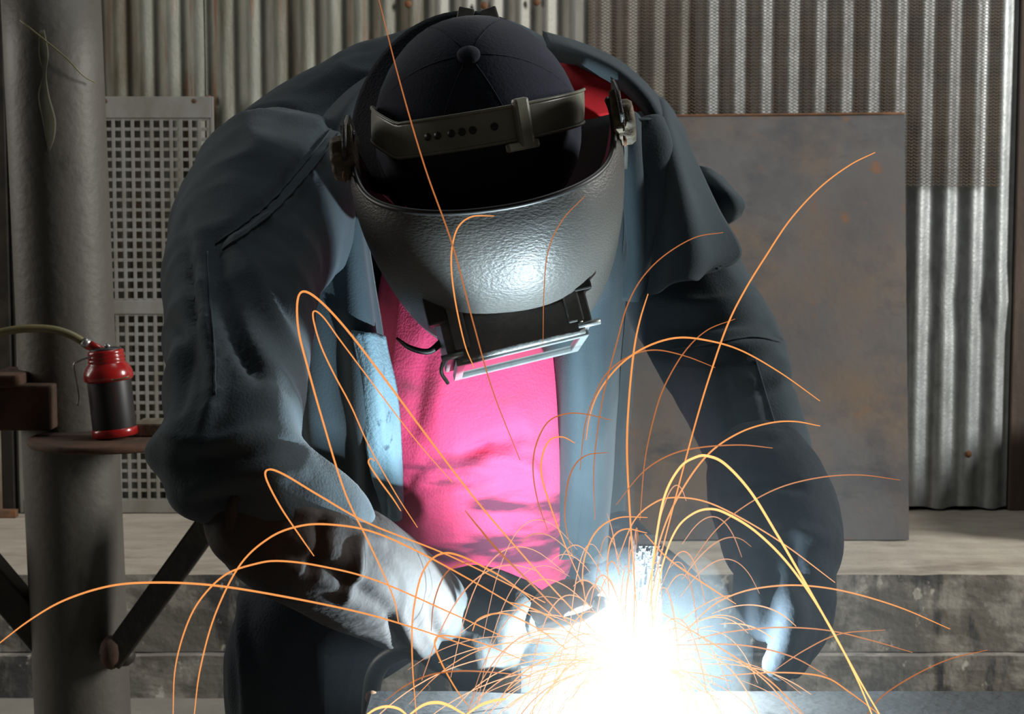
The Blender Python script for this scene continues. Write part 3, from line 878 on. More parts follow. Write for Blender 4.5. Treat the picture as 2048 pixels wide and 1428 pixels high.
GS = [([(800, 1225), (830, 1290), (890, 1338), (960, 1340)], 12, .004), ([(860, 1195), (870, 1260), (900, 1310)], 10, -.005), ([(780, 1235), (800, 1290), (840, 1330)], 10, -.006),
      ([(520, 1010), (640, 1030), (760, 1080)], 14, .005), ([(560, 1100), (660, 1140), (760, 1210)], 16, -.006), ([(640, 1030), (640, 1100), (620, 1150)], 12, -.006),
      ([(720, 1080), (712, 1150), (690, 1200)], 12, .006)]
glove = blob('glove', bm, .0042, 4, 'glove', person, cloth(GS, .0022, (12, 12, 10), 31.0, .0004))
glove['label'] = 'long leather gauntlet glove gripping the torch'
me = glove.data
me.materials.append(M['glove_pale'])
hx = P(820, 1205, 1.49)
ax = (P(950, 1290, 1.57) - P(690, 1130, 1.385)).normalized()
for p in me.polygons:
    if (p.center - hx).dot(ax) > .004 * noise.noise(p.center * 90): p.material_index = 1
# cuff rim at the elbow end of the gauntlet
tube('glove_cuff', [P(505, 958, 1.275), P(468, 1010, 1.27), P(470, 1065, 1.272), P(500, 1105, 1.29)], .006, 'glove', glove, 8, 20)

# second glove (image right) hanging down on the forearm, thumb and fingers apart
bm = bmesh.new()
add_limb(bm, [N(1525, 955, 1.590, 0.0558), N(1555, 1030, 1.565, 0.0576), N(1572, 1110, 1.535, 0.0540), N(1578, 1160, 1.520, 0.0414)], 6)
add_limb(bm, [N(1580, 1140, 1.520, 0.0414), N(1596, 1195, 1.510, 0.0360)], 4)
for f in ([N(1530, 1110, 1.515, 0.0234), N(1508, 1170, 1.495, 0.0189), N(1512, 1225, 1.485, 0.0153), N(1524, 1262, 1.480, 0.0108)],      # thumb
          [N(1575, 1180, 1.490, 0.0153), N(1588, 1230, 1.470, 0.0144), N(1572, 1290, 1.460, 0.0131), N(1548, 1330, 1.460, 0.0108)],
          [N(1595, 1185, 1.495, 0.0153), N(1606, 1240, 1.480, 0.0144), N(1590, 1300, 1.470, 0.0131), N(1566, 1342, 1.470, 0.0108)],
          [N(1615, 1185, 1.503, 0.0153), N(1624, 1240, 1.490, 0.0140), N(1608, 1295, 1.485, 0.0126), N(1588, 1338, 1.485, 0.0108)],
          [N(1632, 1175, 1.515, 0.0144), N(1640, 1225, 1.505, 0.0131), N(1626, 1275, 1.500, 0.0117), N(1608, 1312, 1.500, 0.0099)]):
    add_limb(bm, f, 6)
GR = [([(1480, 1080), (1560, 1060), (1650, 1075)], 14, .005), ([(1450, 985), (1530, 965), (1610, 975)], 12, -.006), ([(1560, 1000), (1580, 1090), (1600, 1170)], 12, -.005)]
blob('glove', bm, .0048, 4, 'glove_dark', person, cloth(GR, .0035, (14, 14, 9), 41.0, .0008))['label'] = 'dark gauntlet glove on the lowered arm'

# cap worn backwards
cap = None
bm = bmesh.new()
nth, nu_ = 40, 14
rings = []
for j in range(nu_ + 1):
    e = (j / nu_) * R(97)
    rings.append([bm.verts.new(capL(.096 * math.sin(e) * math.cos(t) * (1 + .006 * math.cos(6 * t)), .108 * math.sin(e) * math.sin(t) * (1 + .006 * math.cos(6 * t)), .105 * math.cos(e))) for t in np.linspace(0, 2 * math.pi, nth, endpoint=False)])
for j in range(nu_):
    for k in range(nth):
        if j == 0:
            continue
        bm.faces.new((rings[j][k], rings[j][(k + 1) % nth], rings[j + 1][(k + 1) % nth], rings[j + 1][k]))
bm.faces.new(rings[1])
for v in rings[0]: bm.verts.remove(v)
cap = link('cap', finish(bm), 'cap', person)
sm = cap.modifiers.new('solid', 'SOLIDIFY'); sm.thickness = .0025; sm.offset = 1
Tb = Matrix.Translation(capL(0, 0, .1075)) @ (CU.to_track_quat('Z', 'Y').to_matrix().to_4x4())
lathe('cap_button', [(.0105, -.003), (.0108, .0005), (.0085, .003), (.003, .0042)], 'cap', cap, Tb, 20)
for k in range(6):           # panel seams
    t = k * math.pi / 3
    tube('cap_seam', [capL(.0985 * math.sin(e) * math.cos(t), .1105 * math.sin(e) * math.sin(t), .1075 * math.cos(e)) for e in np.linspace(.12, R(95), 14)], .0006, 'cap', cap, 5)
rows = []
for q in np.linspace(0, 1, 6):
    row = []
    for t in np.linspace(R(150), R(322), 12):          # F is the local "front"; the brim points the other way
        w = math.sin((t - R(150)) / R(172) * math.pi) ** .55
        rad = q * .052 * w
        row.append(capL((.0965 + rad * .75) * math.cos(t), (.1085 + rad) * math.sin(t), -.006 - .030 * (1 - abs(math.sin(t)) ** 2) * q + .008 * q))
    rows.append(row)
patch('brim', rows, 'brim', cap, 40, 10, .003)
patch('brim_rim', [[capL((.092 + k) * math.cos(t), (.104 + k) * math.sin(t), -.014 + h) for t in np.linspace(R(140), R(330), 14)] for k, h in ((.0065, .012), (.0085, 0), (.008, -.014))], 'brim', cap, 40, 6, .002)

# ------------------------------------------------------------------ welding helmet
helm_o = P(967, 284, 1.535)
HX, HF, HU = cap_axes(R(70), R(-10), R(-3))
def H(x, f, u): return helm_o + HX * x + HF * f + HU * u
HM = Matrix(((HX.x, HF.x, HU.x, helm_o.x), (HX.y, HF.y, HU.y, helm_o.y), (HX.z, HF.z, HU.z, helm_o.z), (0, 0, 0, 1)))
helmet = empty('welding_helmet', 'scuffed dark welding helmet with flip lens box worn over the cap', 'welding helmet', helm_o)
SEC = [(.088, .1175, .098), (.076, .1195, .114), (.055, .1215, .132), (.025, .123, .147), (-.010, .1235, .1545), (-.045, .1230, .1565), (-.080, .1215, .1555), (-.115, .119, .156), (-.150, .114, .155), (-.185, .104, .150), (-.22, .088, .138)]
def shell_surface(off, ntheta=64):
    S = smooth_path(SEC, 40)
    grid = []
    for (u, w, b) in S:
        row = []
        for th in np.linspace(R(-104), R(104), ntheta):
            s, c = math.sin(th), math.cos(th)
            n = 2.45
            x = (w + off) * math.copysign(abs(s) ** (2 / n), s)
            f = (b + off) * math.copysign(abs(c) ** (2 / n), c) if c > 0 else (b) * c * .55
            # the rim falls away towards the temples
            uu = u
            if u > -.02:
                uu = u - (u + .02) * .60 * (abs(s) ** 3)
            row.append(H(x, f, uu))
        grid.append(row)
    return grid
bm = bmesh.new()
go, gi = shell_surface(0), shell_surface(-.0035)
vo = [[bm.verts.new(p) for p in r] for r in go]; 
for i in range(len(vo) - 1):
    for j in range(len(vo[0]) - 1): bm.faces.new((vo[i][j], vo[i][j + 1], vo[i + 1][j + 1], vo[i + 1][j]))
link('shell', finish(bm), 'shell', helmet)
bm = bmesh.new()
vi = [[bm.verts.new(p) for p in r] for r in gi]
for i in range(len(vi) - 1):
    for j in range(len(vi[0]) - 1): bm.faces.new((vi[i][j], vi[i + 1][j], vi[i + 1][j + 1], vi[i][j + 1]))
link('shell_inside', finish(bm), 'shell_in', helmet)
# rounded rim bead all the way round
rim = [(a + b) / 2 for a, b in zip(go[0], gi[0])] + [(go[i][-1] + gi[i][-1]) / 2 for i in range(1, len(go))] + [(a + b) / 2 for a, b in zip(go[-1][::-1], gi[-1][::-1])] + [(go[i][0] + gi[i][0]) / 2 for i in range(len(go) - 2, -1, -1)]
tube('shell_rim', rim, .0026, 'black', helmet, 8)
# ear wings rise from the temples towards the pivots
for s in (-1, 1):
    ws = [[H(s * .1205, -.040, -.06), H(s * .1225, -.01, -.06), H(s * .1235, .02, -.06)],
          [H(s * .1195, -.040, .00), H(s * .1215, -.02, .00), H(s * .1235, .02, .00)],
          [H(s * .1180, -.030, .030), H(s * .1200, -.015, .042), H(s * .1215, .01, .045)]]
    patch('ear_wing', ws, 'shell', helmet, 12, 12, .0035)
    T = Matrix.Translation(H(s * .1165, .004, .014)) @ (HX * s).to_track_quat('Z', 'Y').to_matrix().to_4x4()
    bm = bmesh.new()
    prof = [(.010, 0), (.0175, .002), (.0185, .006), (.0185, .014), (.016, .018), (.006, .019)]
    rg = [[bm.verts.new(T @ Vector((r * (1 + .09 * math.cos(8 * a)) * math.cos(a), r * (1 + .09 * math.cos(8 * a)) * math.sin(a), z))) for a in np.linspace(0, 2 * math.pi, 48, endpoint=False)] for r, z in prof]
    for i in range(len(rg) - 1):
        for k in range(48): bm.faces.new((rg[i][k], rg[i][(k + 1) % 48], rg[i + 1][(k + 1) % 48], rg[i + 1][k]))
    bm.faces.new(rg[0][::-1]); bm.faces.new(rg[-1])
    link('pivot_knob', finish(bm), 'knob', helmet)
    box('pivot_bracket', (s * .119 - .004, -.020, -.008), (s * .119 + .006, .018, .034), 'knob', helmet, HM, .002)
    lathe('rivet', [(.005, 0), (.0045, .002), (.001, .003)], 'rust', helmet, Matrix.Translation(H(s * .1222, .028, .030)) @ (HX * s).to_track_quat('Z', 'Y').to_matrix().to_4x4(), 12)

# lens box: hood, side cheeks, flip frame and filter glass
LROT = Matrix.Rotation(R(-8), 4, 'Z') @ Matrix.Rotation(R(5), 4, 'Y') @ Matrix.Rotation(R(-8), 4, 'X')
LPIV = Vector((0, .16, -.06))
LM = HM @ Matrix.Translation(LPIV) @ LROT @ Matrix.Translation(-LPIV)
H0 = H
def H(x, f, u): return LM @ Vector((x, f, u))
def hbox(name, lo, hi, m, parent=helmet, bevel=.0015): return box(name, lo, hi, m, parent, LM, bevel)
LX = .006
bm = bmesh.new()
rows = []
for f in np.linspace(.128, .1835, 10):
    rows.append([(LX + x, f, -.022 - .010 * ((x / .056) ** 2) * (1 - (f - .128) / .0555)) for x in np.linspace(-.057, .057, 16)])
lens_top = link('lens_box_top', patch_mesh([[H(*p) for p in r] for r in rows], 24, 14, .004), 'lensbox', helmet)
lens = hbox('lens_box', (LX - .057, .118, -.118), (LX + .057, .179, -.028), 'lensbox')
for s in (-1, 1):
    hbox('lens_cheek', (LX + s * .0605 - .0055, .112, -.121), (LX + s * .0605 + .0055, .176, -.022), 'lensbox')
    hbox('hinge_lug', (LX + s * .0515 - .007, .130, -.024), (LX + s * .0515 + .007, .172, -.017), 'lensbox')
    hbox('hinge_block', (LX + s * .066 - .010, .118, -.030), (LX + s * .066 + .006, .146, -.014), 'black')
    tube('hinge_pin', [H(LX + s * .052, .176, -.0195), H(LX + s * .072, .176, -.0195)], .0028, 'lensframe', helmet, 10)
# frame bars round the glass, then the glass
for nm, lo, hi in (('flip_frame_bar', (LX - .060, .179, -.030), (LX + .060, .1855, -.0225)), ('flip_frame_bar', (LX - .060, .179, -.122), (LX + .060, .1855, -.114)),
                   ('flip_frame_bar', (LX - .060, .179, -.114), (LX - .0525, .1855, -.030)), ('flip_frame_bar', (LX + .0525, .179, -.114), (LX + .060, .1855, -.030))):
    hbox(nm, lo, hi, 'lensframe', lens, .001)
hbox('filter_glass', (LX - .0525, .1795, -.114), (LX + .0525, .1825, -.030), 'glass', lens, .0005)
tube('opening_tab', [H(LX - .064, .150, -.100), H(LX - .078, .156, -.098), H(LX - .094, .150, -.088), H(LX - .104, .140, -.078)], [.0035, .003, .0025, .0012], 'black', helmet, 8, 14)
tube('lens_spring', [H(LX - .066, .17, -.05), H(LX - .073, .182, -.055), H(LX - .069, .192, -.07)], .0018, 'lensframe', helmet, 8, 14)
H = H0
# ratchet headband over the cap
def band_pts(k, wv):
    c = P(956, 246, 1.60)
    out = []
    for t in np.linspace(R(-18), R(195), 40):
        s = math.sin(t); cc = math.cos(t)
        x = .0985 * cc
        dep = .125 * (s if s > 0 else s * .6)
        sag = -.012 * max(0, s) + .030 * min(0, s + .12) * (-1) * 0
        roll = .165 * x + (.016 * max(0, -cc - .72) / .28)
        out.append(c + Vector((x * (1 + k * .01), -dep * (1 + k * .0), sag + roll + wv)))
    return out
rows = [band_pts(0, .0150), band_pts(.4, .008), band_pts(.5, 0), band_pts(.4, -.008), band_pts(0, -.0150)]
hb = link('headband', patch_mesh(rows, 60, 10, .0025), 'band', helmet)
tube('headband_edge', [Vector(p) for p in smooth_path(rows[0], 60)], .0015, 'band', hb, 6)
tube('headband_edge', [Vector(p) for p in smooth_path(rows[-1], 60)], .0015, 'band', hb, 6)
mid = smooth_path(rows[2], 120)
def band_at(px):
    pr = project(np.array(mid)); k = int(np.argmin(np.abs(pr[:, 0] - px) + (mid[:, 1] > 1.58) * 900))
    p = Vector(mid[k]); t = (Vector(mid[min(k + 1, 119)]) - Vector(mid[max(k - 1, 0)])).normalized()
    n = t.cross(Vector((0, 0, 1))).normalized()
    if n.y > 0: n = -n
    return p, t, n
for px in (857, 878, 901, 922, 944, 991):
    p, t, n = band_at(px)
    lathe('strap_hole', [(.0034, 0), (.0034, .0005), (.0005, .0006)], 'black', hb, Matrix.Translation(p + n * .0004) @ n.to_track_quat('Z', 'Y').to_matrix().to_4x4(), 12)
p, t, n = band_at(1042)
zz = t.cross(n) if t.cross(n).z > 0 else n.cross(t)
BM = Matrix(((t.x, n.x, zz.x, p.x), (t.y, n.y, zz.y, p.y), (t.z, n.z, zz.z, p.z), (0, 0, 0, 1)))
box('buckle', (-.0075, -.002, -.0215), (.0075, .006, .0205), 'band', hb, BM, .003)
box('buckle_foot', (-.012, -.001, -.024), (.020, .005, -.0165), 'band', hb, BM, .002)
# the two clips behind the brim
for px in (930, 982):
    q = P(px, 36, 1.70)
    bm = bmesh.new(); add_box(bm, (-.008, -.004, -.008), (.008, .004, .010), Matrix.Translation(q) @ Matrix.Rotation(R(12 if px < 950 else -18), 4, 'Y'), .002)
    link('brim_clip', finish(bm, False), 'chrome', cap)

# ------------------------------------------------------------------ bench, workpiece, torch
BENCH_Z = P(1000, 1381, 1.462).z
def bench():
    root = empty('welding_bench', 'rusty steel beam bench at the bottom edge under the welding arc', 'bench', (.2, 1.42, 0))
    xl = P(738, 1390, 1.45).x
    box('bench_top', (xl, 1.23, BENCH_Z - .010), (1.05, 1.462, BENCH_Z), 'bench', root, bevel=.002)
    box('bench_web', (xl + .004, 1.245, BENCH_Z - .09), (1.05, 1.255, BENCH_Z - .010), 'bench', root, bevel=.001)
    box('bench_web', (xl + .004, 1.425, BENCH_Z - .07), (1.05, 1.435, BENCH_Z - .010), 'bench', root, bevel=.001)
    for x in (xl + .06, .92):
        for y in (1.26, 1.42):
            box('bench_leg', (x - .018, y - .018, 0), (x + .018, y + .018, BENCH_Z - .010), 'dark_steel', root, bevel=.002)
    tube('bench_stay', [Vector((xl + .06, 1.435, BENCH_Z - .03)), Vector((xl - .02, 1.435, .30)), Vector((xl - .05, 1.435, .0))], .012, 'dark_steel', root, 8)
    bm = bmesh.new(); ball(bm, Vector((xl + .002, 1.455, BENCH_Z - .004)), (.006, .006, .006), 2); link('rust_lump', finish(bm), 'rust', root)
bench()

def workpiece():
    root = empty('upright_flat_bar', 'spattered upright steel bar being welded beside the bright arc', 'steel bar', (ARC.x, ARC.y, BENCH_Z))
    w = P(1321, 1200, 1.45).x - P(1268, 1200, 1.45).x
    x0 = ARC.x - .0005
    zt = P(1295, 1086, 1.45).z
    bm = bmesh.new()
    add_box(bm, (x0, ARC.y + .004, BENCH_Z), (x0 + w, ARC.y + .05, zt), None, .0015)
    bmesh.ops.subdivide_edges(bm, edges=[e for e in bm.edges if abs((e.verts[0].co - e.verts[1].co).z) > .05], cuts=30)
    link('bar', finish(bm, False), 'work', root)
    box('arc_shade_bar', (P(1040, 1380, 1.46).x, ARC.y + .012, BENCH_Z), (x0 + .001, ARC.y + .030, BENCH_Z + .020), 'torch', root, bevel=.001)  # low bar added behind the arc to keep its light off the legs
    bm = bmesh.new()
    rnd = random.Random(4)
    for _ in range(60):
        x = x0 + rnd.random() * w; z = BENCH_Z + .03 + rnd.random() * (zt - BENCH_Z - .03)
        r = .0006 + rnd.random() * .0011
        ball(bm, (x, ARC.y + .004, z), r, 1)
    tag(link('spatter', finish(bm), 'work', root), kind='stuff')
    bm = bmesh.new()
    q = [Vector((x0 - .002, ARC.y + .003 + .045 * t, BENCH_Z + .003)) for t in np.linspace(0, 1, 8)]
    add_tube(bm, q, [.005] * 8, 10)
    link('weld_bead', finish(bm), 'work', root)
workpiece()

def torch():
    root = empty('welding_torch', 'welding torch with pale heat shield held by the gauntlet glove', 'welding torch', P(1060, 1250, 1.42))
    tube('torch_handle', [P(835, 1290, 1.61), P(930, 1268, 1.58), P(1010, 1255, 1.535), P(1082, 1246, 1.50)], [.013, .0145, .0145, .013], 'torch', root, 16, 24)
    bm = bmesh.new()
    add_limb(bm, [NP(1098, 1218, 1.468, 42), NP(1138, 1204, 1.455, 48), NP(1172, 1196, 1.445, 36)], 5)
    blob('heat_shield', bm, .004, 3, 'torch_wrap', root)
    tube('shield_lip', [P(1078, 1256, 1.455), P(1125, 1246, 1.435), P(1170, 1234, 1.425), P(1200, 1216, 1.43)], [.0035, .005, .005, .004], 'copper', root, 12, 24)
    bm = bmesh.new(); ball(bm, P(1200, 1212, 1.43), (.008, .007, .009), 2); link('lip_knob', finish(bm), 'copper', root)
    tube('torch_neck', [P(1080, 1247, 1.50), P(1130, 1256, 1.495), P(1165, 1270, 1.50), P(1186, 1288, 1.485)], [.0075, .0065, .006, .006], 'copper', root, 14, 40)
    tube('nozzle', [P(1184, 1286, 1.479), P(1212, 1311, 1.465), P(1240, 1337, 1.450)], [.009, .009, .007], 'copper', root, 18)
    tube('electrode_wire', [P(1240, 1337, 1.450), P(1264, 1356, 1.442)], .0008, 'copper', root, 6)
    tube('torch_cable', [P(838, 1290, 1.61), P(760, 1330, 1.63), P(740, 1428, 1.64), P(745, 1640, 1.62), P(800, 1900, 1.62)], .009, 'black', root, 12, 30)
torch()

# ------------------------------------------------------------------ the arc, its light and its added glare haze
def arc():
    bm = bmesh.new()
    ball(bm, ARC, (.0045, .0045, .006), 3)
    for a in range(9):
        t = 2 * math.pi * a / 9
        ball(bm, ARC + Vector((.004 * math.cos(t), -.002, .004 * math.sin(t))), .0024, 2)
    o = blob('welding_arc', bm, .0009, 2, 'arc')
    tag(o, 'dazzling white welding arc at the foot of the upright bar', 'welding arc')
    l = bpy.data.lights.new('arc_light', 'POINT')
    l.energy = 25.0; l.color = (.72, .90, 1.0); l.shadow_soft_size = .0035
    lo = bpy.data.objects.new('arc_light', l); COL.objects.link(lo); lo.location = ARC + Vector((-.003, -.0025, .016))
arc()

def glare_volume(name, dens, rx, ry, rz, up, parent=None):  # scattering volume added to stand in for lens glare round the arc
    m = bpy.data.materials.new('glare_scatter'); m.use_nodes = True
    nt = m.node_tree; nt.nodes.clear()
    out = nt.nodes.new('ShaderNodeOutputMaterial')
    s = nt.nodes.new('ShaderNodeVolumeScatter')
    s.inputs['Color'].default_value = (.82, .93, 1.0, 1)
    s.inputs['Density'].default_value = dens
    nt.links.new(s.outputs[0], out.inputs['Volume'])
    bm = bmesh.new()
    g = bmesh.ops.create_icosphere(bm, subdivisions=4, radius=1.0)
    for v in g['verts']:
        k = 1 + .16 * noise.noise(v.co * 1.8)
        v.co = ARC + Vector((v.co.x * rx * k, v.co.y * ry * k, v.co.z * rz * k + up))
    return link(name, finish(bm), m, parent)
sm0 = glare_volume('glare_haze', .05, .27, .22, .25, .03)
tag(sm0, 'thin bluish haze added for the glare around the bright arc', 'glare haze', kind='stuff')
tag(glare_volume('dense_haze', .42, .105, .08, .105, .010, sm0), kind='stuff')

# ------------------------------------------------------------------ sparks
NSP = [0]
def spark(pts, d0, d1, w, level, label, group=None, n=None):
    """one spark: glowing streak through photo points, running from depth d0 to d1; w = width in photo pixels"""
    k = len(pts)
    q = smooth_path([(x, y, d0 + (d1 - d0) * i / (k - 1)) for i, (x, y) in enumerate(pts)], n or max(14, 7 * k))
    for x in q:            # sparks start at the arc's own distance
        k_ = math.exp(-(((x[0] - 1272) ** 2 + (x[1] - 1355) ** 2) / 230.0 ** 2))
        x[2] += (1.405 - x[2]) * k_
    wp = [P(*x) for x in q]
    m = len(wp)
    rad = []
    for i, p in enumerate(wp):
        t = i / (m - 1)
        rad.append(max(.00009, .5 * w / FPX * p.y * (math.sin(math.pi * (.06 + .88 * t)) ** .45)))
    bm = bmesh.new(); add_tube(bm, wp, rad, 6)
    o = link('spark', finish(bm), 'spark%d' % level)
    tag(o, label, 'spark', group)
    o.visible_shadow = True
    return o

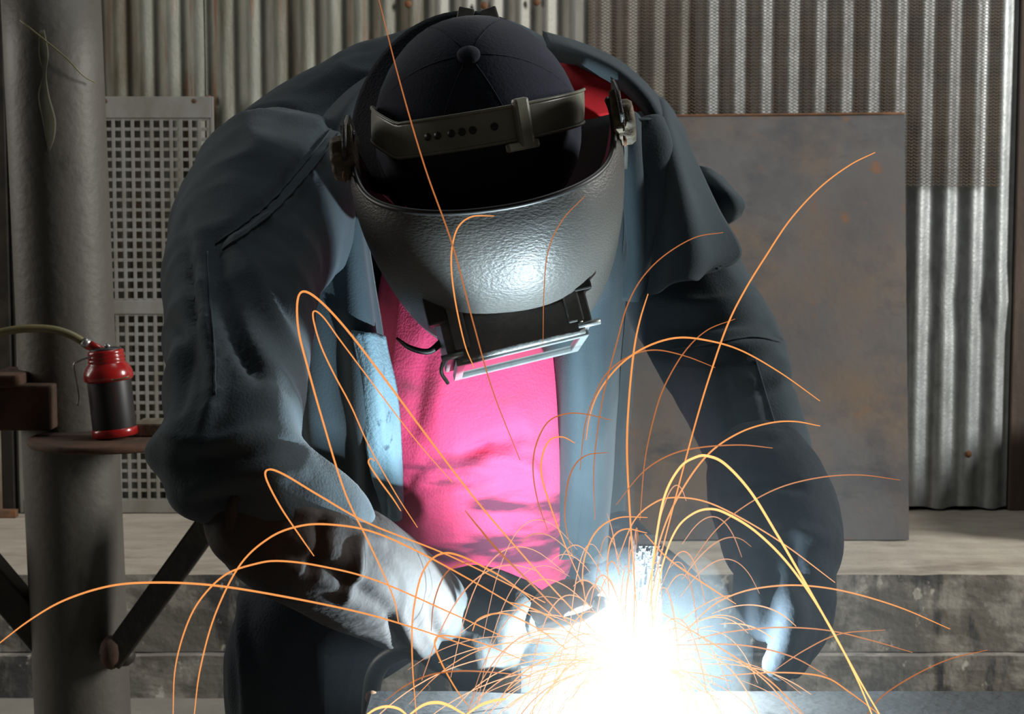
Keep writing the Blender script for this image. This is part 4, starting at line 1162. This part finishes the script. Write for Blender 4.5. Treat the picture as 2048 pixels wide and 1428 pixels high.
BIG = [
    ([(757, -4), (800, 165), (850, 335), (905, 490), (945, 640), (985, 780), (1040, 920)], 1.18, 1.22, 3.2, 1, 'long straight spark slanting from the top edge across the cap'),
    ([(988, 432), (945, 433), (918, 452), (905, 490), (903, 540), (912, 610), (930, 690), (948, 735)], 1.30, 1.27, 3.6, 2, 'hooked spark curling over the helmet forehead'),
    ([(1170, 392), (1125, 440), (1097, 500), (1088, 580), (1086, 690)], 1.31, 1.28, 2.4, 1, 'thin spark bending up the right of the helmet front'),
    ([(1190, 1265), (1090, 1160), (960, 1010), (860, 880), (760, 745), (690, 655), (640, 602), (608, 583), (595, 602), (597, 660), (614, 730), (645, 840), (690, 985), (740, 1090), (785, 1190), (797, 1245)], 1.25, 1.20, 4.6, 2, 'tallest looping spark over the left side of the chest'),
    ([(905, 965), (830, 878), (740, 760), (680, 680), (648, 636), (629, 622), (627, 640), (642, 692), (668, 748), (702, 812), (738, 892), (790, 985), (835, 1055)], 1.24, 1.21, 3.2, 2, 'narrow looping spark nested inside the tallest loop'),
    ([(1090, 1205), (900, 1112), (740, 1048), (640, 992), (570, 950), (538, 939), (532, 956), (560, 1012), (600, 1072), (628, 1112)], 1.25, 1.20, 4.2, 2, 'bent spark with a sharp tip above the gauntlet elbow'),
    ([(750, 922), (741, 917), (738, 928), (760, 962), (785, 996), (802, 1022)], 1.24, 1.24, 3.4, 2, 'short hook spark at the jacket facing'),
    ([(-6, 1290), (60, 1240), (130, 1200), (220, 1172), (310, 1165), (420, 1170), (540, 1188), (700, 1220), (810, 1250), (960, 1300)], 1.10, 1.23, 4.4, 2, 'lowest wide spark arching across the steel pole'),
    ([(346, 1434), (350, 1340), (370, 1260), (400, 1200), (450, 1150), (510, 1128), (560, 1122), (640, 1132), (750, 1160), (900, 1225), (1010, 1275)], 1.14, 1.23, 4.0, 2, 'outer of two sparks falling left of the trouser leg'),
    ([(388, 1434), (400, 1340), (430, 1230), (480, 1130), (540, 1075), (600, 1052), (660, 1049), (740, 1062), (830, 1100), (950, 1165), (1060, 1230)], 1.15, 1.23, 4.4, 2, 'high wide spark arching over the gauntlet and falling left'),
    ([(833, 1434), (825, 1330), (825, 1240), (838, 1165), (858, 1124), (885, 1107), (915, 1110), (960, 1130), (1020, 1165), (1110, 1235)], 1.18, 1.24, 4.2, 2, 'tall arch-shaped spark over the working glove'),
    ([(862, 1262), (868, 1205), (888, 1152), (915, 1130), (945, 1124)], 1.22, 1.22, 3.0, 1, 'faint spark inside the arch over the glove'),
    ([(930, 1021), (960, 1058), (1000, 1105), (1080, 1185), (1150, 1260)], 1.22, 1.24, 4.0, 1, 'straight spark crossing the lower shirt'),
    ([(1750, 305), (1700, 330), (1640, 375), (1580, 440), (1530, 515), (1490, 580), (1455, 650), (1420, 750), (1390, 850), (1350, 1000), (1312, 1150), (1296, 1230)], 1.40, 1.25, 3.8, 2, 'long spark rising right across the steel plate'),
    ([(1446, 465), (1390, 475), (1330, 510), (1285, 555), (1255, 610), (1235, 680), (1205, 800), (1188, 930), (1190, 1040)], 1.36, 1.25, 2.8, 1, 'curved spark over the storm flap'),
    ([(1296, 588), (1280, 640), (1268, 700), (1258, 800), (1254, 900), (1260, 1030), (1268, 1150), (1275, 1240)], 1.28, 1.24, 4.4, 2, 'steep spark climbing straight up from the arc'),
    ([(1172, 880), (1180, 830), (1200, 780), (1240, 730), (1290, 695), (1350, 676), (1410, 680), (1480, 700), (1560, 745), (1640, 802)], 1.25, 1.38, 3.8, 2, 'wide spark arching over the right sleeve'),
    ([(1160, 940), (1170, 850), (1190, 790), (1215, 745), (1260, 712), (1310, 700), (1370, 712), (1430, 735)], 1.25, 1.34, 2.8, 1, 'lower twin of the spark arching over the right sleeve'),
    ([(1470, 638), (1415, 660), (1372, 700), (1335, 760), (1312, 820), (1290, 920), (1280, 1040)], 1.36, 1.25, 2.8, 1, 'spark curving right below the storm flap'),
    ([(1640, 852), (1590, 843), (1540, 846), (1480, 865), (1420, 905), (1370, 970), (1330, 1050), (1302, 1150), (1290, 1220)], 1.38, 1.25, 3.8, 2, 'spark ending on the steel plate beside the right forearm'),
    ([(1306, 1260), (1303, 1170), (1312, 1080), (1330, 990), (1360, 935), (1390, 915), (1415, 912), (1450, 928), (1500, 982), (1550, 1062), (1610, 1165), (1670, 1272), (1720, 1362), (1762, 1434)], 1.25, 1.20, 5.4, 3, 'brightest tall arch spark right of the arc'),
    ([(1306, 1240), (1325, 1130), (1352, 1060), (1385, 1028), (1420, 1018), (1455, 1028), (1510, 1062), (1570, 1120), (1625, 1195), (1675, 1280), (1715, 1360), (1746, 1434)], 1.25, 1.20, 4.8, 3, 'bright lower arch spark nested under the brightest one'),
    ([(1235, 1120), (1268, 1042), (1310, 1005), (1350, 995), (1410, 1003), (1480, 1035), (1570, 1090), (1670, 1165)], 1.24, 1.34, 3.4, 2, 'spark sloping right across the lowered gauntlet'),
    ([(1380, 1130), (1430, 1062), (1490, 1012), (1560, 975), (1640, 955), (1720, 950), (1800, 960)], 1.26, 1.42, 2.8, 1, 'spark reaching right to the lower plate'),
    ([(1362, 1275), (1420, 1215), (1480, 1185), (1550, 1172), (1620, 1172), (1700, 1185), (1800, 1215), (1900, 1258)], 1.25, 1.30, 3.4, 2, 'flat spark crossing the gloved right hand toward the ledge'),
    ([(1375, 1282), (1450, 1265), (1550, 1255), (1650, 1260), (1740, 1280), (1825, 1305)], 1.25, 1.28, 3.0, 1, 'lower flat spark under the gloved right hand'),
    ([(1975, 1300), (1900, 1318), (1830, 1350), (1765, 1392), (1730, 1434)], 1.25, 1.20, 2.8, 1, 'stray spark low by the right edge'),
    ([(1290, 1068), (1340, 1120), (1420, 1175), (1472, 1208)], 1.22, 1.22, 3.4, 2, 'spark slanting down right over the upright bar'),
    ([(730, 1432), (752, 1418), (775, 1413), (798, 1418), (816, 1432)], 1.16, 1.16, 6.0, 3, 'first thick bouncing spark along the bench'),
    ([(816, 1432), (845, 1411), (870, 1405), (895, 1410), (932, 1430)], 1.16, 1.17, 6.4, 3, 'second thick bouncing spark along the bench'),
    ([(932, 1430), (962, 1410), (990, 1401), (1012, 1398)], 1.17, 1.18, 6.0, 3, 'third thick bouncing spark along the bench'),
    ([(770, 1402), (810, 1372), (860, 1350), (920, 1342), (990, 1345), (1060, 1352)], 1.18, 1.22, 3.2, 1, 'low thin spark arching above the bouncing ones'),
    ([(1150, 886), (1125, 874), (1100, 880), (1085, 910), (1083, 950), (1100, 1010), (1130, 1090), (1165, 1170)], 1.24, 1.25, 3.4, 2, 'small hooked spark before the right shirt edge'),
    ([(1222, 840), (1170, 828), (1130, 828), (1095, 845), (1072, 890), (1066, 940), (1075, 1000), (1095, 1060)], 1.24, 1.25, 3.0, 1, 'wider hooked spark above the small one at the shirt edge'),
    ([(1215, 905), (1175, 910), (1150, 930), (1135, 970), (1130, 1040), (1145, 1110)], 1.24, 1.24, 2.8, 1, 'third hooked spark on the open jacket front'),
    ([(1295, 1035), (1240, 1035), (1200, 1055), (1175, 1095), (1165, 1150), (1172, 1210)], 1.23, 1.24, 3.2, 2, 'rounded spark left of the upright bar top'),
    ([(1294, 1066), (1252, 1058), (1226, 1075), (1215, 1120), (1218, 1190)], 1.23, 1.24, 3.2, 2, 'smaller rounded spark hugging the upright bar'),
    ([(1322, 1225), (1450, 1302), (1540, 1362), (1612, 1434)], 1.23, 1.18, 3.2, 2, 'steep falling spark right of the arc'),
    ([(1350, 1290), (1480, 1290), (1580, 1312), (1655, 1352)], 1.24, 1.24, 3.2, 1, 'low spark bending down toward the bench'),
    ([(1440, 1352), (1550, 1345), (1645, 1353), (1700, 1385), (1765, 1434)], 1.23, 1.2, 3.2, 2, 'kinked spark skimming the bench to the right'),
    ([(1550, 1340), (1610, 1300), (1680, 1268), (1770, 1260)], 1.24, 1.28, 2.6, 1, 'thin spark rising over the ledge foot'),
    ([(1232, 1010), (1285, 945), (1340, 910), (1400, 895), (1480, 890), (1545, 896)], 1.24, 1.34, 3.0, 1, 'spark curving onto the right forearm'),
    ([(1050, 1322), (960, 1285), (900, 1272), (875, 1274), (870, 1292), (885, 1330), (910, 1375), (935, 1410)], 1.22, 1.20, 3.6, 2, 'spark looping over the curled fingers'),
    ([(1135, 1300), (1080, 1260), (1020, 1230), (985, 1228), (955, 1240), (945, 1262)], 1.23, 1.22, 3.6, 2, 'spark hooking over the torch handle'),
    ([(1170, 1290), (1100, 1235), (1050, 1212), (1015, 1204)], 1.22, 1.22, 3.2, 2, 'forked-looking spark above the glove thumb'),
    ([(1350, 1428), (1450, 1434), (1540, 1434)], 1.18, 1.16, 3.0, 1, 'spark running along the bench front'),
]
for pts, d0, d1, w, lv, lab in BIG: spark(pts, d0, d1, w, lv, lab)

# shorter sparks of the spray: ballistic arcs leaving the arc
rnd = random.Random(21)
def ballistic(kind):
    ax, ay = 1272 + rnd.uniform(-14, 14), 1345 + rnd.uniform(-18, 12)
    if kind == 'up':
        ang = R(rnd.uniform(62, 128)); sp = rnd.uniform(420, 1150)
    elif kind == 'left':
        ang = R(rnd.uniform(128, 186)); sp = rnd.uniform(260, 900)
    else:
        ang = R(rnd.uniform(-14, 60)); sp = rnd.uniform(260, 950)
    vx, vy = math.cos(ang) * sp, -math.sin(ang) * sp
    g = 900.0
    t0 = rnd.uniform(.05, .32) if kind != 'up' else rnd.uniform(.2, .45); t1 = t0 + rnd.uniform(.18, .75)
    if kind == 'up': t1 = t0 + rnd.uniform(.3, .9)
    pts = []
    drag = rnd.uniform(.5, 1.6)
    for t in np.linspace(t0, t1, 7):
        e = (1 - math.exp(-drag * t)) / drag
        x = ax + vx * e; y = ay + vy * e + .5 * g * t * t
        pts.append((x, y))
    dd = rnd.uniform(-.10, .13) * min(1, sp / 700)
    return pts, 1.37 + dd * .2, 1.30 + dd
SPEC = [('up', 40, 'thin spark streaking upward from the arc in front of shirt and plate', 'sparks rising from the arc'),
        ('left', 58, 'short thin spark flying left from the arc over glove and torch', 'sparks flying left from the arc'),
        ('right', 34, 'short thin spark flying right from the arc over the ledge', 'sparks flying right from the arc')]
for kind, cnt, lab, grp in SPEC:
    made = 0
    while made < cnt:
        pts, d0, d1 = ballistic(kind)
        if min(p[1] for p in pts) > 1425 or max(p[1] for p in pts) > 1520: continue
        lv = rnd.choice([1, 2, 4, 4, 4] if kind != 'up' else [0, 0, 1, 1])
        mx_ = sum(p[0] for p in pts) / len(pts); my_ = sum(p[1] for p in pts) / len(pts)
        long_ = 'long' if max(abs(pts[0][0] - pts[-1][0]), abs(pts[0][1] - pts[-1][1])) > 170 else 'short'
        if my_ > 1385: wh = 'skimming the bench top'
        elif mx_ < 1000: wh = 'over the torch hand'
        elif mx_ < 1215: wh = 'over the lower shirt' if my_ < 1160 else 'over the torch neck'
        elif mx_ < 1335: wh = 'before the upright bar'
        elif mx_ < 1470: wh = 'in the glare haze right of the upright bar'
        else: wh = 'before the lowered glove and ledge'
        spark(pts, d0, d1, rnd.uniform(1.6, 3.0), lv, long_ + ' thin orange spark ' + wh, 'sparks ' + wh, 22)
        made += 1

# ------------------------------------------------------------------ stand every Empty at its thing's base
bpy.context.view_layer.update()
for o in list(sc.objects):
    if o.type == 'EMPTY' and 'base' in o.keys():
        b = Vector(o['base'])
        o.location = b
        for c in o.children:
            c.matrix_parent_inverse = Matrix.Translation(-b)
        del o['base']
